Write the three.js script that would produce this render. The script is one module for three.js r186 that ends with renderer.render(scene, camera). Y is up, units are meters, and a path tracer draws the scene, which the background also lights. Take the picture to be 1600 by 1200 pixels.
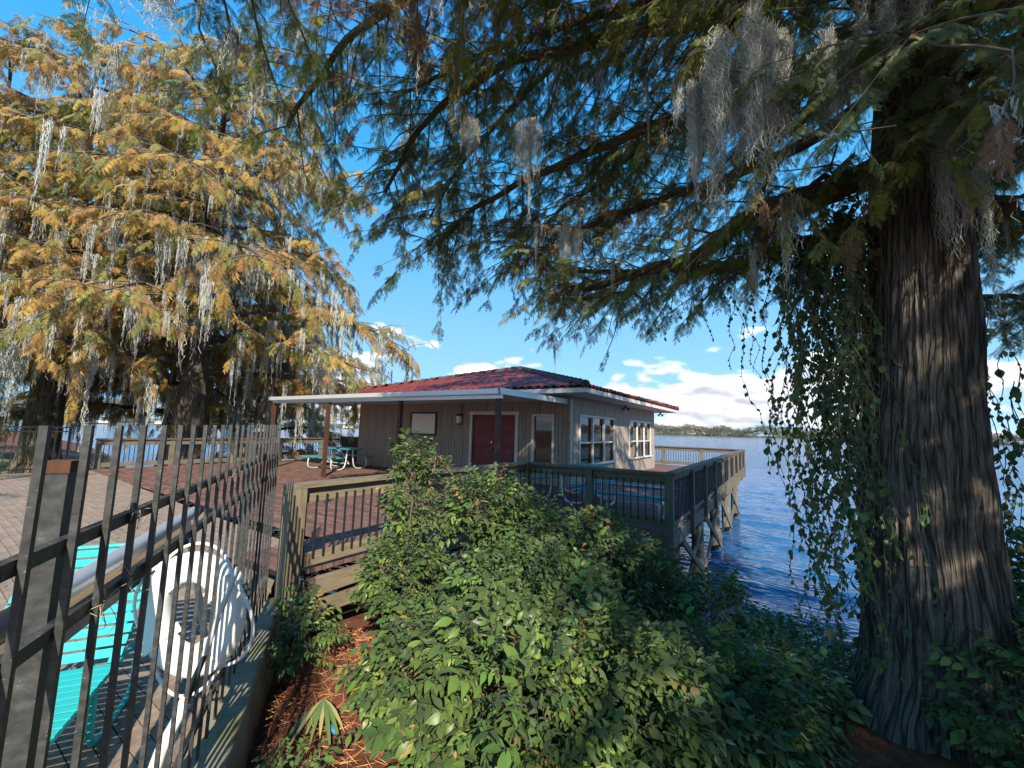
import * as THREE from 'three';
import { mergeGeometries } from 'three/addons/utils/BufferGeometryUtils.js';
import { ImprovedNoise } from 'three/addons/math/ImprovedNoise.js';

// ---------------------------------------------------------------- camera, sky, sun, exposure
const scene = new THREE.Scene();
const camera = new THREE.PerspectiveCamera(86.3, 4 / 3, 0.05, 6000);
camera.position.set(0, 1.6, 0);
camera.rotation.order = 'YXZ';
camera.rotation.set(THREE.MathUtils.degToRad(6.31), THREE.MathUtils.degToRad(33.37), THREE.MathUtils.degToRad(1.6));
const renderer = new THREE.WebGLRenderer({ antialias: true });
renderer.toneMapping = THREE.LinearToneMapping;
renderer.toneMappingExposure = 1.7;
renderer.shadowMap.enabled = true;

const perlin = new ImprovedNoise();
const N3 = (x, y, z = 0) => perlin.noise(x, y, z);
function fbm(x, y, z = 0, oct = 4) { let a = 0.5, s = 0, f = 1; for (let i = 0; i < oct; i++) { s += a * N3(x * f + i * 17.3, y * f + i * 5.1, z * f + i * 9.7); a *= 0.5; f *= 2.03; } return s; }
const clamp = (x, a = 0, b = 1) => Math.min(b, Math.max(a, x));
const sstep = (a, b, x) => { const t = clamp((x - a) / (b - a)); return t * t * (3 - 2 * t); };
const lerp = (a, b, t) => a + (b - a) * t;

const SUN = new THREE.Vector3(0.72, 0, 0.69).normalize().multiplyScalar(Math.cos(0.57)).setY(Math.sin(0.57));
function skyTexture() {
  const W = 2048, H = 1024, d = new Float32Array(W * H * 4);
  for (let j = 0; j < H; j++) {
    const el = (j + 0.5) / H * Math.PI - Math.PI / 2;
    const se = Math.sin(el), ce = Math.cos(el), deg = el * 180 / Math.PI;
    for (let i = 0; i < W; i++) {
      const az = ((i + 0.5) / W - 0.5) * Math.PI * 2, x = ce * Math.cos(az), z = ce * Math.sin(az);
      const t = Math.pow(clamp(se), 0.5);
      let r = lerp(0.40, 0.04, clamp(t * 1.32)), g = lerp(0.63, 0.19, clamp(t * 1.03)), b = lerp(0.80, 0.56, clamp(t * 1.0));
      if (deg < 0) { r = 0.2; g = 0.28; b = 0.36; }
      if (deg > -1 && deg < 16) {
        const azd = Math.atan2(x, -z) * 180 / Math.PI, bank = 0.74 * Math.exp(-(((azd + 3) / 18) ** 2)) + 1.0 * Math.exp(-(((azd + 57) / 9) ** 2)) + (Math.abs(azd + 30) > 48 ? 0.3 : 0);
        const cl = (e) => fbm(x * 6.5 + 3.1, e * 0.33, z * 6.5 + 1.7, 6) * 1.3 + 0.5 * bank - 0.16 - 0.10 * sstep(1.6, 0.2, e) - 0.42 * sstep(6, 14.5, e) * (azd < -45 ? 1.35 : 1);
        const dn = cl(deg), up = cl(deg + 0.8);
        const a = sstep(0.0, 0.17, dn) * sstep(0, 1.2, deg + 0.3);
        const lit = clamp(0.66 + (dn - up) * 0.9 + 0.22 * fbm(x * 26, deg * 1.5, z * 26, 3), 0.42, 0.8);
        r = lerp(r, 0.97 * lit, a); g = lerp(g, 1.0 * lit, a); b = lerp(b, 1.02 * lit + 0.04, a);
      }
      const o = (j * W + i) * 4;
      d[o] = r; d[o + 1] = g; d[o + 2] = b; d[o + 3] = 1;
    }
  }
  const tx = new THREE.DataTexture(d, W, H, THREE.RGBAFormat, THREE.FloatType);
  tx.mapping = THREE.EquirectangularReflectionMapping; tx.magFilter = THREE.LinearFilter; tx.needsUpdate = true;
  return tx;
}
scene.background = skyTexture();
scene.environment = scene.background;
const sun = new THREE.DirectionalLight(new THREE.Color(1, 0.9, 0.74), 4.6);
sun.position.copy(SUN).multiplyScalar(60);
sun.castShadow = true;
sun.shadow.mapSize.set(4096, 4096);
Object.assign(sun.shadow.camera, { left: -35, right: 35, top: 35, bottom: -35, near: 1, far: 140 });
scene.add(sun); scene.add(sun.target);

// ---------------------------------------------------------------- helpers
function rngOf(seed) { let s = seed >>> 0; return () => { s = (s + 0x6d2b79f5) | 0; let t = Math.imul(s ^ (s >>> 15), 1 | s); t = (t + Math.imul(t ^ (t >>> 7), 61 | t)) ^ t; return ((t ^ (t >>> 14)) >>> 0) / 4294967296; }; }
const rnd0 = rngOf(7);
const V = (x, y, z) => new THREE.Vector3(x, y, z);
const taken = new Map();
function numbered(n) { const k = taken.get(n) ?? -1; taken.set(n, k + 1); return k < 0 ? n : n + '_' + String(k + 1).padStart(3, '0'); }
function thing(name, label, category, pos = [0, 0, 0], turn = 0, group) {
  const o = new THREE.Group(); o.name = numbered(name); o.position.set(...pos); o.rotation.y = turn;
  o.userData = { label, category }; if (group) o.userData.group = group; scene.add(o); return o;
}
function part(name, geo, mat, parent, label) { const m = new THREE.Mesh(geo, mat); m.name = name; if (label) m.userData.label = label; parent.add(m); return m; }
function single(name, geo, mat, label, category, group) { const m = part(numbered(name), geo, mat, scene); m.userData = { label, category }; if (group) m.userData.group = group; return m; }
function structure(name, geo, mat) { const m = part(numbered(name), geo, mat, scene); m.userData.kind = 'structure'; return m; }
const lin = (r, g, b) => new THREE.Color().setRGB(r, g, b);
const std = (c, rough = 0.8, o = {}) => new THREE.MeshStandardMaterial({ color: Array.isArray(c) ? lin(...c) : c, roughness: rough, side: THREE.DoubleSide, ...o });
const phys = (c, rough, o) => new THREE.MeshPhysicalMaterial({ color: Array.isArray(c) ? lin(...c) : c, roughness: rough, side: THREE.DoubleSide, ...o });
function tex(w, h, f, srgb = true) {
  const d = new Uint8Array(w * h * 4);
  for (let j = 0; j < h; j++) for (let i = 0; i < w; i++) {
    const c = f((i + 0.5) / w, (j + 0.5) / h), o = (j * w + i) * 4;
    if (typeof c === 'number') d[o] = d[o + 1] = d[o + 2] = clamp(c) * 255; else { d[o] = clamp(c[0]) * 255; d[o + 1] = clamp(c[1]) * 255; d[o + 2] = clamp(c[2]) * 255; }
    d[o + 3] = 255;
  }
  const t = new THREE.DataTexture(d, w, h); t.wrapS = t.wrapT = THREE.RepeatWrapping; t.magFilter = THREE.LinearFilter;
  if (srgb) t.colorSpace = THREE.SRGBColorSpace; t.needsUpdate = true; return t;
}
// noise that tiles over u, v in 0..1
const tn = (u, v, fu, fv, s = 0) => { const a = u * Math.PI * 2, b = v * Math.PI * 2, ru = fu / 6.283, rv = fv / 6.283; return 0.6 * N3(Math.cos(a) * ru + s, Math.sin(a) * ru + 3.3, Math.cos(b) * rv + s * 2.1) + 0.6 * N3(Math.sin(a) * ru + 7 + s, Math.sin(b) * rv + 1.7, Math.cos(a) * ru + Math.cos(b) * rv); };
const tf = (u, v, fu, fv, s = 0) => tn(u, v, fu, fv, s) + 0.5 * tn(u, v, fu * 2, fv * 2, s + 11) + 0.25 * tn(u, v, fu * 4, fv * 4, s + 23);
const withRepeat = (t, x, y) => { const c = t.clone(); c.repeat.set(x, y); c.needsUpdate = true; return c; };
// box with uv in metres, u along its longest side
function bx(w, h, d, x = 0, y = 0, z = 0, ry = 0) {
  const g = new THREE.BoxGeometry(w, h, d), p = g.attributes.position, n = g.attributes.normal, uv = g.attributes.uv;
  const long = w >= h && w >= d ? 0 : h >= d ? 1 : 2, off = rnd0() * 7, off2 = rnd0() * 7;
  for (let i = 0; i < p.count; i++) {
    const c = [p.getX(i), p.getY(i), p.getZ(i)], nn = [Math.abs(n.getX(i)), Math.abs(n.getY(i)), Math.abs(n.getZ(i))];
    const k = nn.indexOf(Math.max(...nn)), rest = [0, 1, 2].filter((a) => a !== k);
    const a = rest.includes(long) ? long : rest[0], b = rest.find((q) => q !== a);
    uv.setXY(i, c[a] + off, c[b] + off2 + k * 0.37);
  }
  if (ry) g.rotateY(ry);
  g.translate(x, y, z); return g;
}
// a bar of rectangular section between two points
function bar(a, b, w, h) {
  const dv = b.clone().sub(a), L = dv.length(), g = bx(w, h, L);
  const q = new THREE.Matrix4().lookAt(V(0, 0, 0), dv, Math.abs(dv.y) > 0.95 * L ? V(1, 0, 0) : V(0, 1, 0));
  g.applyMatrix4(q); g.translate((a.x + b.x) / 2, (a.y + b.y) / 2, (a.z + b.z) / 2); return g;
}
function tube(pts, r0, r1 = r0, seg = 16, rad = 7, curved = true) {
  const c = curved ? new THREE.CatmullRomCurve3(pts) : new THREE.CurvePath();
  const P = curved ? c.getPoints(seg) : pts, n = P.length;
  const pos = [], nor = [], uv = [], idx = []; let len = 0;
  let ref = V(0, 1, 0); const t0 = P[1].clone().sub(P[0]).normalize(); if (Math.abs(t0.y) > 0.9) ref = V(1, 0, 0);
  for (let i = 0; i < n; i++) {
    const t = P[Math.min(n - 1, i + 1)].clone().sub(P[Math.max(0, i - 1)]).normalize();
    const a = ref.clone().sub(t.clone().multiplyScalar(ref.dot(t))).normalize(), b = t.clone().cross(a); ref = a;
    const r = lerp(r0, r1, i / (n - 1)); if (i) len += P[i].distanceTo(P[i - 1]);
    for (let k = 0; k <= rad; k++) {
      const th = k / rad * Math.PI * 2, d = a.clone().multiplyScalar(Math.cos(th)).addScaledVector(b, Math.sin(th));
      pos.push(P[i].x + d.x * r, P[i].y + d.y * r, P[i].z + d.z * r); nor.push(d.x, d.y, d.z); uv.push(k / rad * Math.max(0.2, r0 * 6.28), len);
    }
  }
  for (let i = 0; i < n - 1; i++) for (let k = 0; k < rad; k++) { const a = i * (rad + 1) + k, b = a + rad + 1; idx.push(a, a + 1, b, b, a + 1, b + 1); }
  // end caps
  for (const [row, s] of [[0, -1], [n - 1, 1]]) { const c0 = pos.length / 3, q = P[row]; const t = P[Math.min(n - 1, row + 1)].clone().sub(P[Math.max(0, row - 1)]).normalize().multiplyScalar(s); pos.push(q.x, q.y, q.z); nor.push(t.x, t.y, t.z); uv.push(0, 0); for (let k = 0; k < rad; k++) { const a = row * (rad + 1) + k; idx.push(c0, s > 0 ? a : a + 1, s > 0 ? a + 1 : a); } }
  const g = new THREE.BufferGeometry(); g.setAttribute('position', new THREE.Float32BufferAttribute(pos, 3)); g.setAttribute('normal', new THREE.Float32BufferAttribute(nor, 3)); g.setAttribute('uv', new THREE.Float32BufferAttribute(uv, 2)); g.setIndex(idx); return g;
}
function geoFrom(pos, idx, uv, col) {
  const g = new THREE.BufferGeometry(); g.setAttribute('position', new THREE.Float32BufferAttribute(pos, 3)); if (uv) g.setAttribute('uv', new THREE.Float32BufferAttribute(uv, 2)); if (col) g.setAttribute('color', new THREE.Float32BufferAttribute(col, 3));
  if (idx) g.setIndex(idx); g.computeVertexNormals(); return g;
}
function instanced(name, geo, mat, mats4, colors, parent) {
  const m = new THREE.InstancedMesh(geo, mat, mats4.length); m.name = name;
  mats4.forEach((q, i) => { m.setMatrixAt(i, q); if (colors) m.setColorAt(i, colors[i]); });
  m.userData.kind = 'stuff'; parent.add(m); return m;
}
// frame matrix: x along dir, y near up, with a roll
function frame(p, dir, up, roll, sx, sy = sx, sz = sx) {
  const x = dir.clone().normalize(), z = x.clone().cross(up); if (z.lengthSq() < 1e-6) z.set(0, 0, 1); z.normalize(); const y = z.clone().cross(x);
  const m = new THREE.Matrix4().makeBasis(x, y, z); if (roll) m.multiply(new THREE.Matrix4().makeRotationX(roll));
  m.scale(V(sx, sy, sz)); m.setPosition(p); return m;
}

// ---------------------------------------------------------------- textures and materials
const woodMap = tex(512, 512, (u, v) => { const g = tf(u, v, 3, 46, 1), k = tn(u, v, 5, 5, 9), s = 0.5 + 0.20 * g + 0.10 * k; return [0.66 * s + 0.33, 0.635 * s + 0.315, 0.585 * s + 0.285]; });
const woodBump = tex(512, 512, (u, v) => 0.5 + 0.42 * tf(u, v, 3, 60, 1), false);
const woodOf = (r, g, b, o = {}) => std([r, g, b], 0.82, { map: woodMap, bumpMap: woodBump, bumpScale: 0.004, ...o });
const M = {};
M.woodNew = woodOf(0.53, 0.47, 0.37);
M.woodGrey = woodOf(0.37, 0.355, 0.32);
M.woodGreen = woodOf(0.27, 0.31, 0.25);
M.woodCap = woodOf(0.34, 0.25, 0.2);
M.black = std([0.018, 0.019, 0.021], 0.45);
const fenceMap = tex(512, 512, (u, v) => { const n = tf(u, v, 14, 30, 4), c = sstep(0.42, 0.75, tn(u, v, 57, 83, 8) + 0.5 * tn(u, v, 11, 7, 3)); const s = 0.24 + 0.09 * n + 0.22 * c; return [s, s * 1.02, s * 1.02]; });
M.fence = std([1, 1, 1], 0.42, { map: withRepeat(fenceMap, 3, 1.2), bumpMap: withRepeat(fenceMap, 3, 1.2), bumpScale: 0.002 });
M.rust = std([0.22, 0.1, 0.06], 0.95, { map: woodMap });
const concMap = tex(512, 512, (u, v) => { const n = tf(u, v, 5, 5, 2), s = tn(u, v, 60, 60, 5), m = sstep(0.15, 0.55, tf(u, v, 3, 4, 33)); const q = 0.66 + 0.12 * n + 0.06 * s; return [q - 0.12 * m, q * 0.97 - 0.1 * m, q * 0.88 - 0.18 * m]; });
M.concrete = std([0.8, 0.74, 0.63], 0.92, { map: concMap, bumpMap: concMap, bumpScale: 0.006 });
const deckMap = tex(1024, 512, (u, v) => { const b = v * 8, i = Math.floor(b), f = b - i, gap = f < 0.06 ? 0.35 : 1; const n = tf(u, f * 0.12 + i * 0.37, 5, 20, i), w = tn(u, v, 6, 6, 3); const s = (0.72 + 0.16 * n + 0.14 * w + 0.06 * Math.sin(i * 2.3)) * gap; return [0.66 * s, 0.49 * s, 0.42 * s]; });
M.deck = std([0.95, 0.9, 0.9], 0.8, { map: withRepeat(deckMap, 0.5, 0.9) });
const paverMap = tex(256, 256, (u, v) => { const n = tf(u, v, 6, 6, 6), s = 0.74 + 0.13 * n + 0.08 * tn(u, v, 40, 40, 2); return [s, s * 0.93, s * 0.86]; });
M.pavers = [[0.55, 0.49, 0.44], [0.61, 0.55, 0.49], [0.49, 0.45, 0.42], [0.56, 0.48, 0.42]].map((c) => std(c, 0.9, { map: withRepeat(paverMap, 2, 2), bumpMap: paverMap, bumpScale: 0.002 }));
M.sand = std([0.24, 0.2, 0.16], 1);
const barkH = (u, v) => { const w = u + 0.018 * tn(u, v, 7, 4, 3) + 0.008 * tn(u, v, 20, 12, 5), a = 1 - Math.min(1, Math.abs(tn(w, v, 34, 5, 2)) * 3.2), b = 1 - Math.min(1, Math.abs(tn(w, v, 70, 9, 12)) * 2.6); return clamp(0.85 - 0.55 * a * a - 0.25 * b * b + 0.16 * tn(u, v, 130, 40, 7)); };
const barkMap = tex(1024, 1024, (u, v) => { const s = 0.22 + 0.62 * barkH(u, v) + 0.10 * tf(u, v, 6, 4, 8), m = sstep(0.2, 0.6, tf(u, v, 5, 4, 21)); return [s * (0.86 - 0.06 * m) + 0.02, s * 0.8 + 0.02, s * (0.74 - 0.06 * m) + 0.02]; });
const barkBump = tex(1024, 1024, (u, v) => barkH(u, v), false);
M.bark = std([0.45, 0.42, 0.39], 0.95, { map: barkMap, bumpMap: barkBump, bumpScale: 0.035 });
M.limb = std([0.58, 0.48, 0.4], 0.95, { map: withRepeat(barkMap, 1.5, 1.2), bumpMap: withRepeat(barkBump, 1.5, 1.2), bumpScale: 0.012 });
M.twig = std([0.16, 0.12, 0.09], 0.95);
M.leafSpray = phys([1, 1, 1], 0.95, { transmission: 0.42, thickness: 0, vertexColors: true });
M.leafGloss = phys([1, 1, 1], 0.9, { transmission: 0.28, thickness: 0, vertexColors: true, clearcoat: 0.45, clearcoatRoughness: 0.35 });
M.moss = phys([0.52, 0.53, 0.48], 1, { transmission: 0.3, thickness: 0 });
M.white = std([0.78, 0.77, 0.72], 0.55);
M.trimWhite = std([0.62, 0.59, 0.54], 0.6);
M.aluminium = std([0.62, 0.64, 0.64], 0.38, { metalness: 0.35 });
M.galv = std([0.62, 0.62, 0.6], 0.42, { metalness: 0.3 });
M.teal = std([0.03, 0.46, 0.46], 0.42);
M.tealDark = std([0.02, 0.24, 0.27], 0.5);
const sidingBump = tex(512, 64, (u, v) => { const f = (u * 8) % 1; return f < 0.12 ? 0 : 1; }, false);
const sidingMap = tex(512, 256, (u, v) => { const f = (u * 8) % 1, s = (f < 0.1 ? 0.55 : 1) * (0.88 + 0.12 * tf(u, v, 30, 4, 2) - 0.12 * sstep(0.1, 0.5, tn(u, v, 12, 3, 6))); return [0.9 * s, 0.86 * s, 0.83 * s]; });
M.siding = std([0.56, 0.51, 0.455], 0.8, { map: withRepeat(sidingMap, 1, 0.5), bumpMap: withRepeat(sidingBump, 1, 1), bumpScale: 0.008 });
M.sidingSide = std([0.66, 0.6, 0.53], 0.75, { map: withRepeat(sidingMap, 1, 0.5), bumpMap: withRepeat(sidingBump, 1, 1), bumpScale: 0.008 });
M.door = std([0.16, 0.024, 0.03], 0.5);
M.glass = phys([1, 1, 1], 0.02, { transmission: 1, thickness: 0, ior: 1.6 });
M.tiles = [[0.34, 0.05, 0.03], [0.39, 0.065, 0.04], [0.29, 0.04, 0.028], [0.42, 0.09, 0.055]].map((c) => std(c, 0.6, { map: paverMap }));
M.ridge = std([0.13, 0.1, 0.085], 0.85, { map: paverMap });
M.postBrown = std([0.17, 0.075, 0.055], 0.7, { map: woodMap });

// ---------------------------------------------------------------- ground, water, far shore
const shoreX = [[-600, -30], [-60, -13], [-27, -8], [-18, -5.2], [-8, -5.4], [-4, -6.3], [-1.5, -7.2], [0.4, -8.6], [4, -10], [10, -12], [60, -12], [600, -40]];
function shoreZ(x) { for (let i = 1; i < shoreX.length; i++) if (x <= shoreX[i][0]) { const a = shoreX[i - 1], b = shoreX[i]; return lerp(a[1], b[1], (x - a[0]) / (b[0] - a[0])); } return -40; }
function groundY(x, z) {
  const s = z - shoreZ(x) + 0.35 * N3(x * 0.8, z * 0.8, 2);
  let y = s < 0 ? -1.9 + s * 0.4 : -1.9 + 1.5 * (1 - Math.exp(-s * 0.42));
  y = Math.max(y, -4.5);
  if (x > -18.5 && x < -1 && inPave(x, z) > -0.25) y = Math.min(y, -0.75);
  return y + 0.05 * N3(x * 1.7, z * 1.7, 5) * sstep(0, 2, s) + 0.25 * sstep(2, 9, s) * sstep(-5, 5, z);
}
// fence line: from F0 towards FD; inside is the pool patio
const F0 = V(-1.2, 0, -0.11), FD = V(-0.827, 0, -0.562), FIN = V(-0.562, 0, 0.827);
const inPave = (x, z) => (x - F0.x) * FIN.x + (z - F0.z) * FIN.z;
const paveY = (x, z) => lerp(-0.2, 0, sstep(0, 6, inPave(x, z)));
{
  const nx = 190, nz = 190, pos = [], uv = [], idx = [];
  const wx = (t) => Math.sign(t) * (Math.abs(t) * 14 + Math.pow(Math.abs(t), 5) * 600) - 2, wz = (t) => Math.sign(t) * (Math.abs(t) * 14 + Math.pow(Math.abs(t), 5) * (t > 0 ? 600 : 40)) - 3;
  for (let j = 0; j <= nz; j++) for (let i = 0; i <= nx; i++) { const x = wx(i / nx * 2 - 1), z = wz(j / nz * 2 - 1); pos.push(x, groundY(x, z), z); uv.push(x, z); }
  for (let j = 0; j < nz; j++) for (let i = 0; i < nx; i++) { const a = j * (nx + 1) + i, b = a + nx + 1; idx.push(a, b, a + 1, b, b + 1, a + 1); }
  const gm = tex(1024, 1024, (u, v) => { const n = tf(u, v, 9, 9, 3), st = Math.abs(tn(u + 0.03 * tn(u, v, 9, 9, 1), v, 90, 24, 7)) + Math.abs(tn(u, v + 0.03 * tn(u, v, 8, 8, 5), 26, 95, 12)); const m = 0.42 + 0.25 * n + 0.32 * st; return [0.72 * m + 0.08, 0.42 * m + 0.06, 0.27 * m + 0.04]; });
  structure('ground', geoFrom(pos, idx, uv), std([0.8, 0.68, 0.58], 1, { map: withRepeat(gm, 0.7, 0.7), bumpMap: withRepeat(gm, 0.7, 0.7), bumpScale: 0.03 }));
  const needles = [], nr = rngOf(5), ncol = [];
  const blade = geoFrom([0, 0, -0.5, 1, 0.1, 0, 0, 0, 0.5, -1, 0.05, 0], [0, 1, 2, 0, 2, 3]);
  for (let i = 0; i < 9000; i++) { const x = -4.4 + nr() * 4.2, z = -3.6 + nr() * 3.6; const s = inPave(x, z); if (s > -0.24 || s < -1.7) continue; needles.push(frame(V(x, groundY(x, z) + 0.012 + nr() * 0.03, z), V(nr() - 0.5, (nr() - 0.5) * 0.35, nr() - 0.5), V(0, 1, 0), nr() * 6, 0.05 + nr() * 0.06, 0.04, 0.0045)); ncol.push(lin(0.48 + nr() * 0.22, 0.2 + nr() * 0.14, 0.09 + nr() * 0.08)); }
  const pn = instanced('pine_needle_litter', blade, std([1, 1, 1], 0.9), needles, ncol, scene); pn.userData.label = 'orange brown needle litter on the bare bank beside the picket fence'; pn.userData.category = 'litter';
}
{
  // lake: polar sheet, fine near the deck, with real ripples
  const nr = 330, na = 420, pos = [], idx = [], uv = [], cx = -2, cz = -6;
  const wave = (x, z, sp) => {
    let h = 0;
    for (const [wx, wz, a, ph] of [[0.5, 3.0, 0.026, 0], [1.3, 4.6, 0.017, 1.3], [-1.1, 5.4, 0.015, 2.1], [2.4, 7.4, 0.009, 0.4], [-2.9, 9.1, 0.0075, 3.4]]) { const L = 6.28 / Math.hypot(wx, wz); h += a * (1 - sstep(0.2, 0.45, sp / L)) * Math.sin(wx * x + wz * z + ph + 2.6 * fbm(x * 0.13 + ph, z * 0.16, ph, 2) * 2); }
    return h * (0.75 + 0.6 * fbm(x * 0.08, z * 0.08, 4, 2) * 2);
  };
  const rs = [0]; for (let i = 1; i <= nr; i++) rs.push(rs[i - 1] + 0.06 + Math.max(0, rs[i - 1] - 2) * 0.0145 + Math.pow(i / nr, 14) * 60);
  for (let i = 0; i <= nr; i++) for (let k = 0; k <= na; k++) {
    const a = -Math.PI * 1.05 + k / na * Math.PI * 1.25, r = 0.4 + rs[i], x = cx + Math.cos(a) * r, z = cz + Math.sin(a) * r;
    const sp = Math.max(r * Math.PI * 1.25 / na, i ? rs[i] - rs[i - 1] : 0.06); pos.push(x, -1.9 + wave(x, z, sp), z); uv.push(x, z);
  }
  for (let i = 0; i < nr; i++) for (let k = 0; k < na; k++) { const a = i * (na + 1) + k, b = a + na + 1; idx.push(a, a + 1, b, b, a + 1, b + 1); }
  const wb = tex(1024, 1024, (u, v) => 0.5 + 0.26 * tf(u, v, 9, 26, 3) + 0.16 * tn(u, v, 30, 70, 8), false);
  structure('lake_water', geoFrom(pos, idx, uv), phys([0.018, 0.10, 0.24], 0.1, { ior: 1.33, bumpMap: withRepeat(wb, 0.16, 0.16), bumpScale: 0.12 }));
}
const RSH = [[-180, 260], [-110, 300], [-84, 330], [-62, 340], [-45, 430], [-25, 640], [-8, 800], [15, 900], [50, 800], [80, 620], [120, 500], [180, 260]];
function shoreR(az) { for (let i = 1; i < RSH.length; i++) if (az <= RSH[i][0]) { const a = RSH[i - 1], b = RSH[i]; return lerp(a[1], b[1], (az - a[0]) / (b[0] - a[0])); } return 300; }
const polar = (az, r, y = 0) => V(Math.sin(az * Math.PI / 180) * r, y, -Math.cos(az * Math.PI / 180) * r);
{
  const pos = [], idx = []; let n = 0;
  for (let az = -115; az <= 110; az += 1.5) { const r = shoreR(az) + 6 * N3(az * 0.3, 1); for (const [dr, y] of [[-4, -2.4], [2, -1.5], [30, 0.2], [420, 3]]) { const p = polar(az, r + dr, y); pos.push(p.x, p.y, p.z); } n++; }
  for (let i = 0; i < n - 1; i++) for (let k = 0; k < 3; k++) { const a = i * 4 + k, b = a + 4; idx.push(a, a + 1, b, b, a + 1, b + 1); }
  structure('far_shore', geoFrom(pos, idx), std([0.16, 0.16, 0.09], 1));
}

// ---------------------------------------------------------------- foliage building blocks
// a leaf blade outline along +x, folded on its rib
function leafInto(out, o, dir, up, len, wid, tint, fold = 0.25, curl = 0.2, steps = 3) {
  const x = dir.clone().normalize(), z = x.clone().cross(up).normalize(), y = z.clone().cross(x), base = out.pos.length / 3;
  const w = [0, 0.75, 1, 0.62, 0], L = w.length;
  for (let i = 0; i < L; i++) {
    const t = i / (L - 1), c = o.clone().addScaledVector(x, t * len).addScaledVector(y, -curl * len * t * t), hw = w[i] * wid / 2;
    for (const s of [-1, 0, 1]) { const p = c.clone().addScaledVector(z, s * hw).addScaledVector(y, Math.abs(s) * hw * fold); out.pos.push(p.x, p.y, p.z); out.col.push(tint, tint, tint); }
  }
  for (let i = 0; i < L - 1; i++) for (const k of [0, 1]) { const a = base + i * 3 + k, b = a + 3; out.idx.push(a, a + 1, b, b, a + 1, b + 1); }
}
function stripInto(out, a, b, w, tint) { const d = b.clone().sub(a), s = d.clone().cross(V(0, 1, 0.3)).normalize().multiplyScalar(w), n = out.pos.length / 3; for (const p of [a.clone().add(s), a.clone().sub(s), b.clone().sub(s), b.clone().add(s)]) { out.pos.push(p.x, p.y, p.z); out.col.push(...tint); } out.idx.push(n, n + 1, n + 2, n, n + 2, n + 3); }
// cypress spray along +x, unit length: feathers with fine leaflets (detail) or as slim blades
function sprayGeo(seed, detail) {
  const r = rngOf(seed), out = { pos: [], idx: [], col: [] };
  const nF = detail ? 13 : 17; let prev = V(0, 0, 0);
  for (let i = 0; i < nF; i++) {
    const t = (i + 1) / nF, o = V(t, -0.16 * t * t + 0.02 * (r() - 0.5), 0.05 * (r() - 0.5)); stripInto(out, prev, o, 0.006, [0.35, 0.26, 0.2]); prev = o;
    for (const s of i === nF - 1 ? [0] : [-1, 1]) {
      if (r() < 0.12) continue;
      const len = (0.30 + 0.16 * r()) * (1 - 0.35 * t), d = V(0.62 + 0.25 * r(), -0.42 - 0.5 * r(), s * (0.72 + 0.2 * r())).normalize(), tint = 0.75 + 0.5 * r();
      if (!detail) { leafThin(out, o, d, len * 0.9, 0.026 + 0.012 * r(), tint, r); continue; }
      const side = d.clone().cross(V(r() - 0.5, 1, r() - 0.5)).normalize(); stripInto(out, o, o.clone().addScaledVector(d, len), 0.0035, [0.5 * tint, 0.42 * tint, 0.25 * tint]);
      for (let k = 1; k < 12; k++) { const tt = k / 12, c = o.clone().addScaledVector(d, len * tt), ll = len * 0.24 * Math.sin(Math.PI * (0.18 + 0.74 * tt)) + 0.008; for (const q of [-1, 1]) { const n = out.pos.length / 3, tip = c.clone().addScaledVector(side, q * ll).addScaledVector(d, ll * 0.55).add(V(0, -ll * 0.25, 0)), c2 = c.clone().addScaledVector(d, len * 0.055); out.pos.push(c.x, c.y, c.z, c2.x, c2.y, c2.z, tip.x, tip.y, tip.z); for (let e = 0; e < 3; e++) out.col.push(tint, tint, tint); out.idx.push(n, n + 1, n + 2); } }
    }
  }
  return geoFrom(out.pos, out.idx, null, out.col);
}
function leafThin(out, o, d, len, w, tint, r) { const side = d.clone().cross(V(r() - 0.5, 0.8, r() - 0.5)).normalize(), n = out.pos.length / 3, m = o.clone().addScaledVector(d, len * 0.45).add(V(0, -0.02, 0)), e = o.clone().addScaledVector(d, len).add(V(0, -0.09 * len / 0.3, 0)); for (const p of [o, m.clone().addScaledVector(side, w), e, m.clone().addScaledVector(side, -w)]) { out.pos.push(p.x, p.y, p.z); out.col.push(tint, tint, tint); } out.idx.push(n, n + 1, n + 2, n, n + 2, n + 3); }
// broad-leaf sprig along +x, unit length
function sprigGeo(seed, nLeaf, ls, wd) {
  const r = rngOf(seed), out = { pos: [], idx: [], col: [] }; let prev = V(0, 0, 0);
  for (let i = 0; i < nLeaf; i++) { const t = (i + 0.6) / nLeaf, o = V(t, 0.08 * Math.sin(t * 3 + seed), 0.06 * (r() - 0.5)); stripInto(out, prev, o, 0.008, [0.5, 0.4, 0.25]); prev = o; const s = i % 2 ? 1 : -1; leafInto(out, o, V(0.55 + 0.4 * r(), (r() - 0.65) * 0.9, s * (0.6 + 0.5 * r())), V(0.2 * (r() - 0.5), 1, 0.4 * (r() - 0.5)), ls * (0.7 + 0.5 * r()), ls * wd * (0.8 + 0.5 * r()), 0.7 + 0.55 * r(), 0.1 + 0.25 * r(), 0.1 + 0.35 * r()); }
  return geoFrom(out.pos, out.idx, null, out.col);
}
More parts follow.
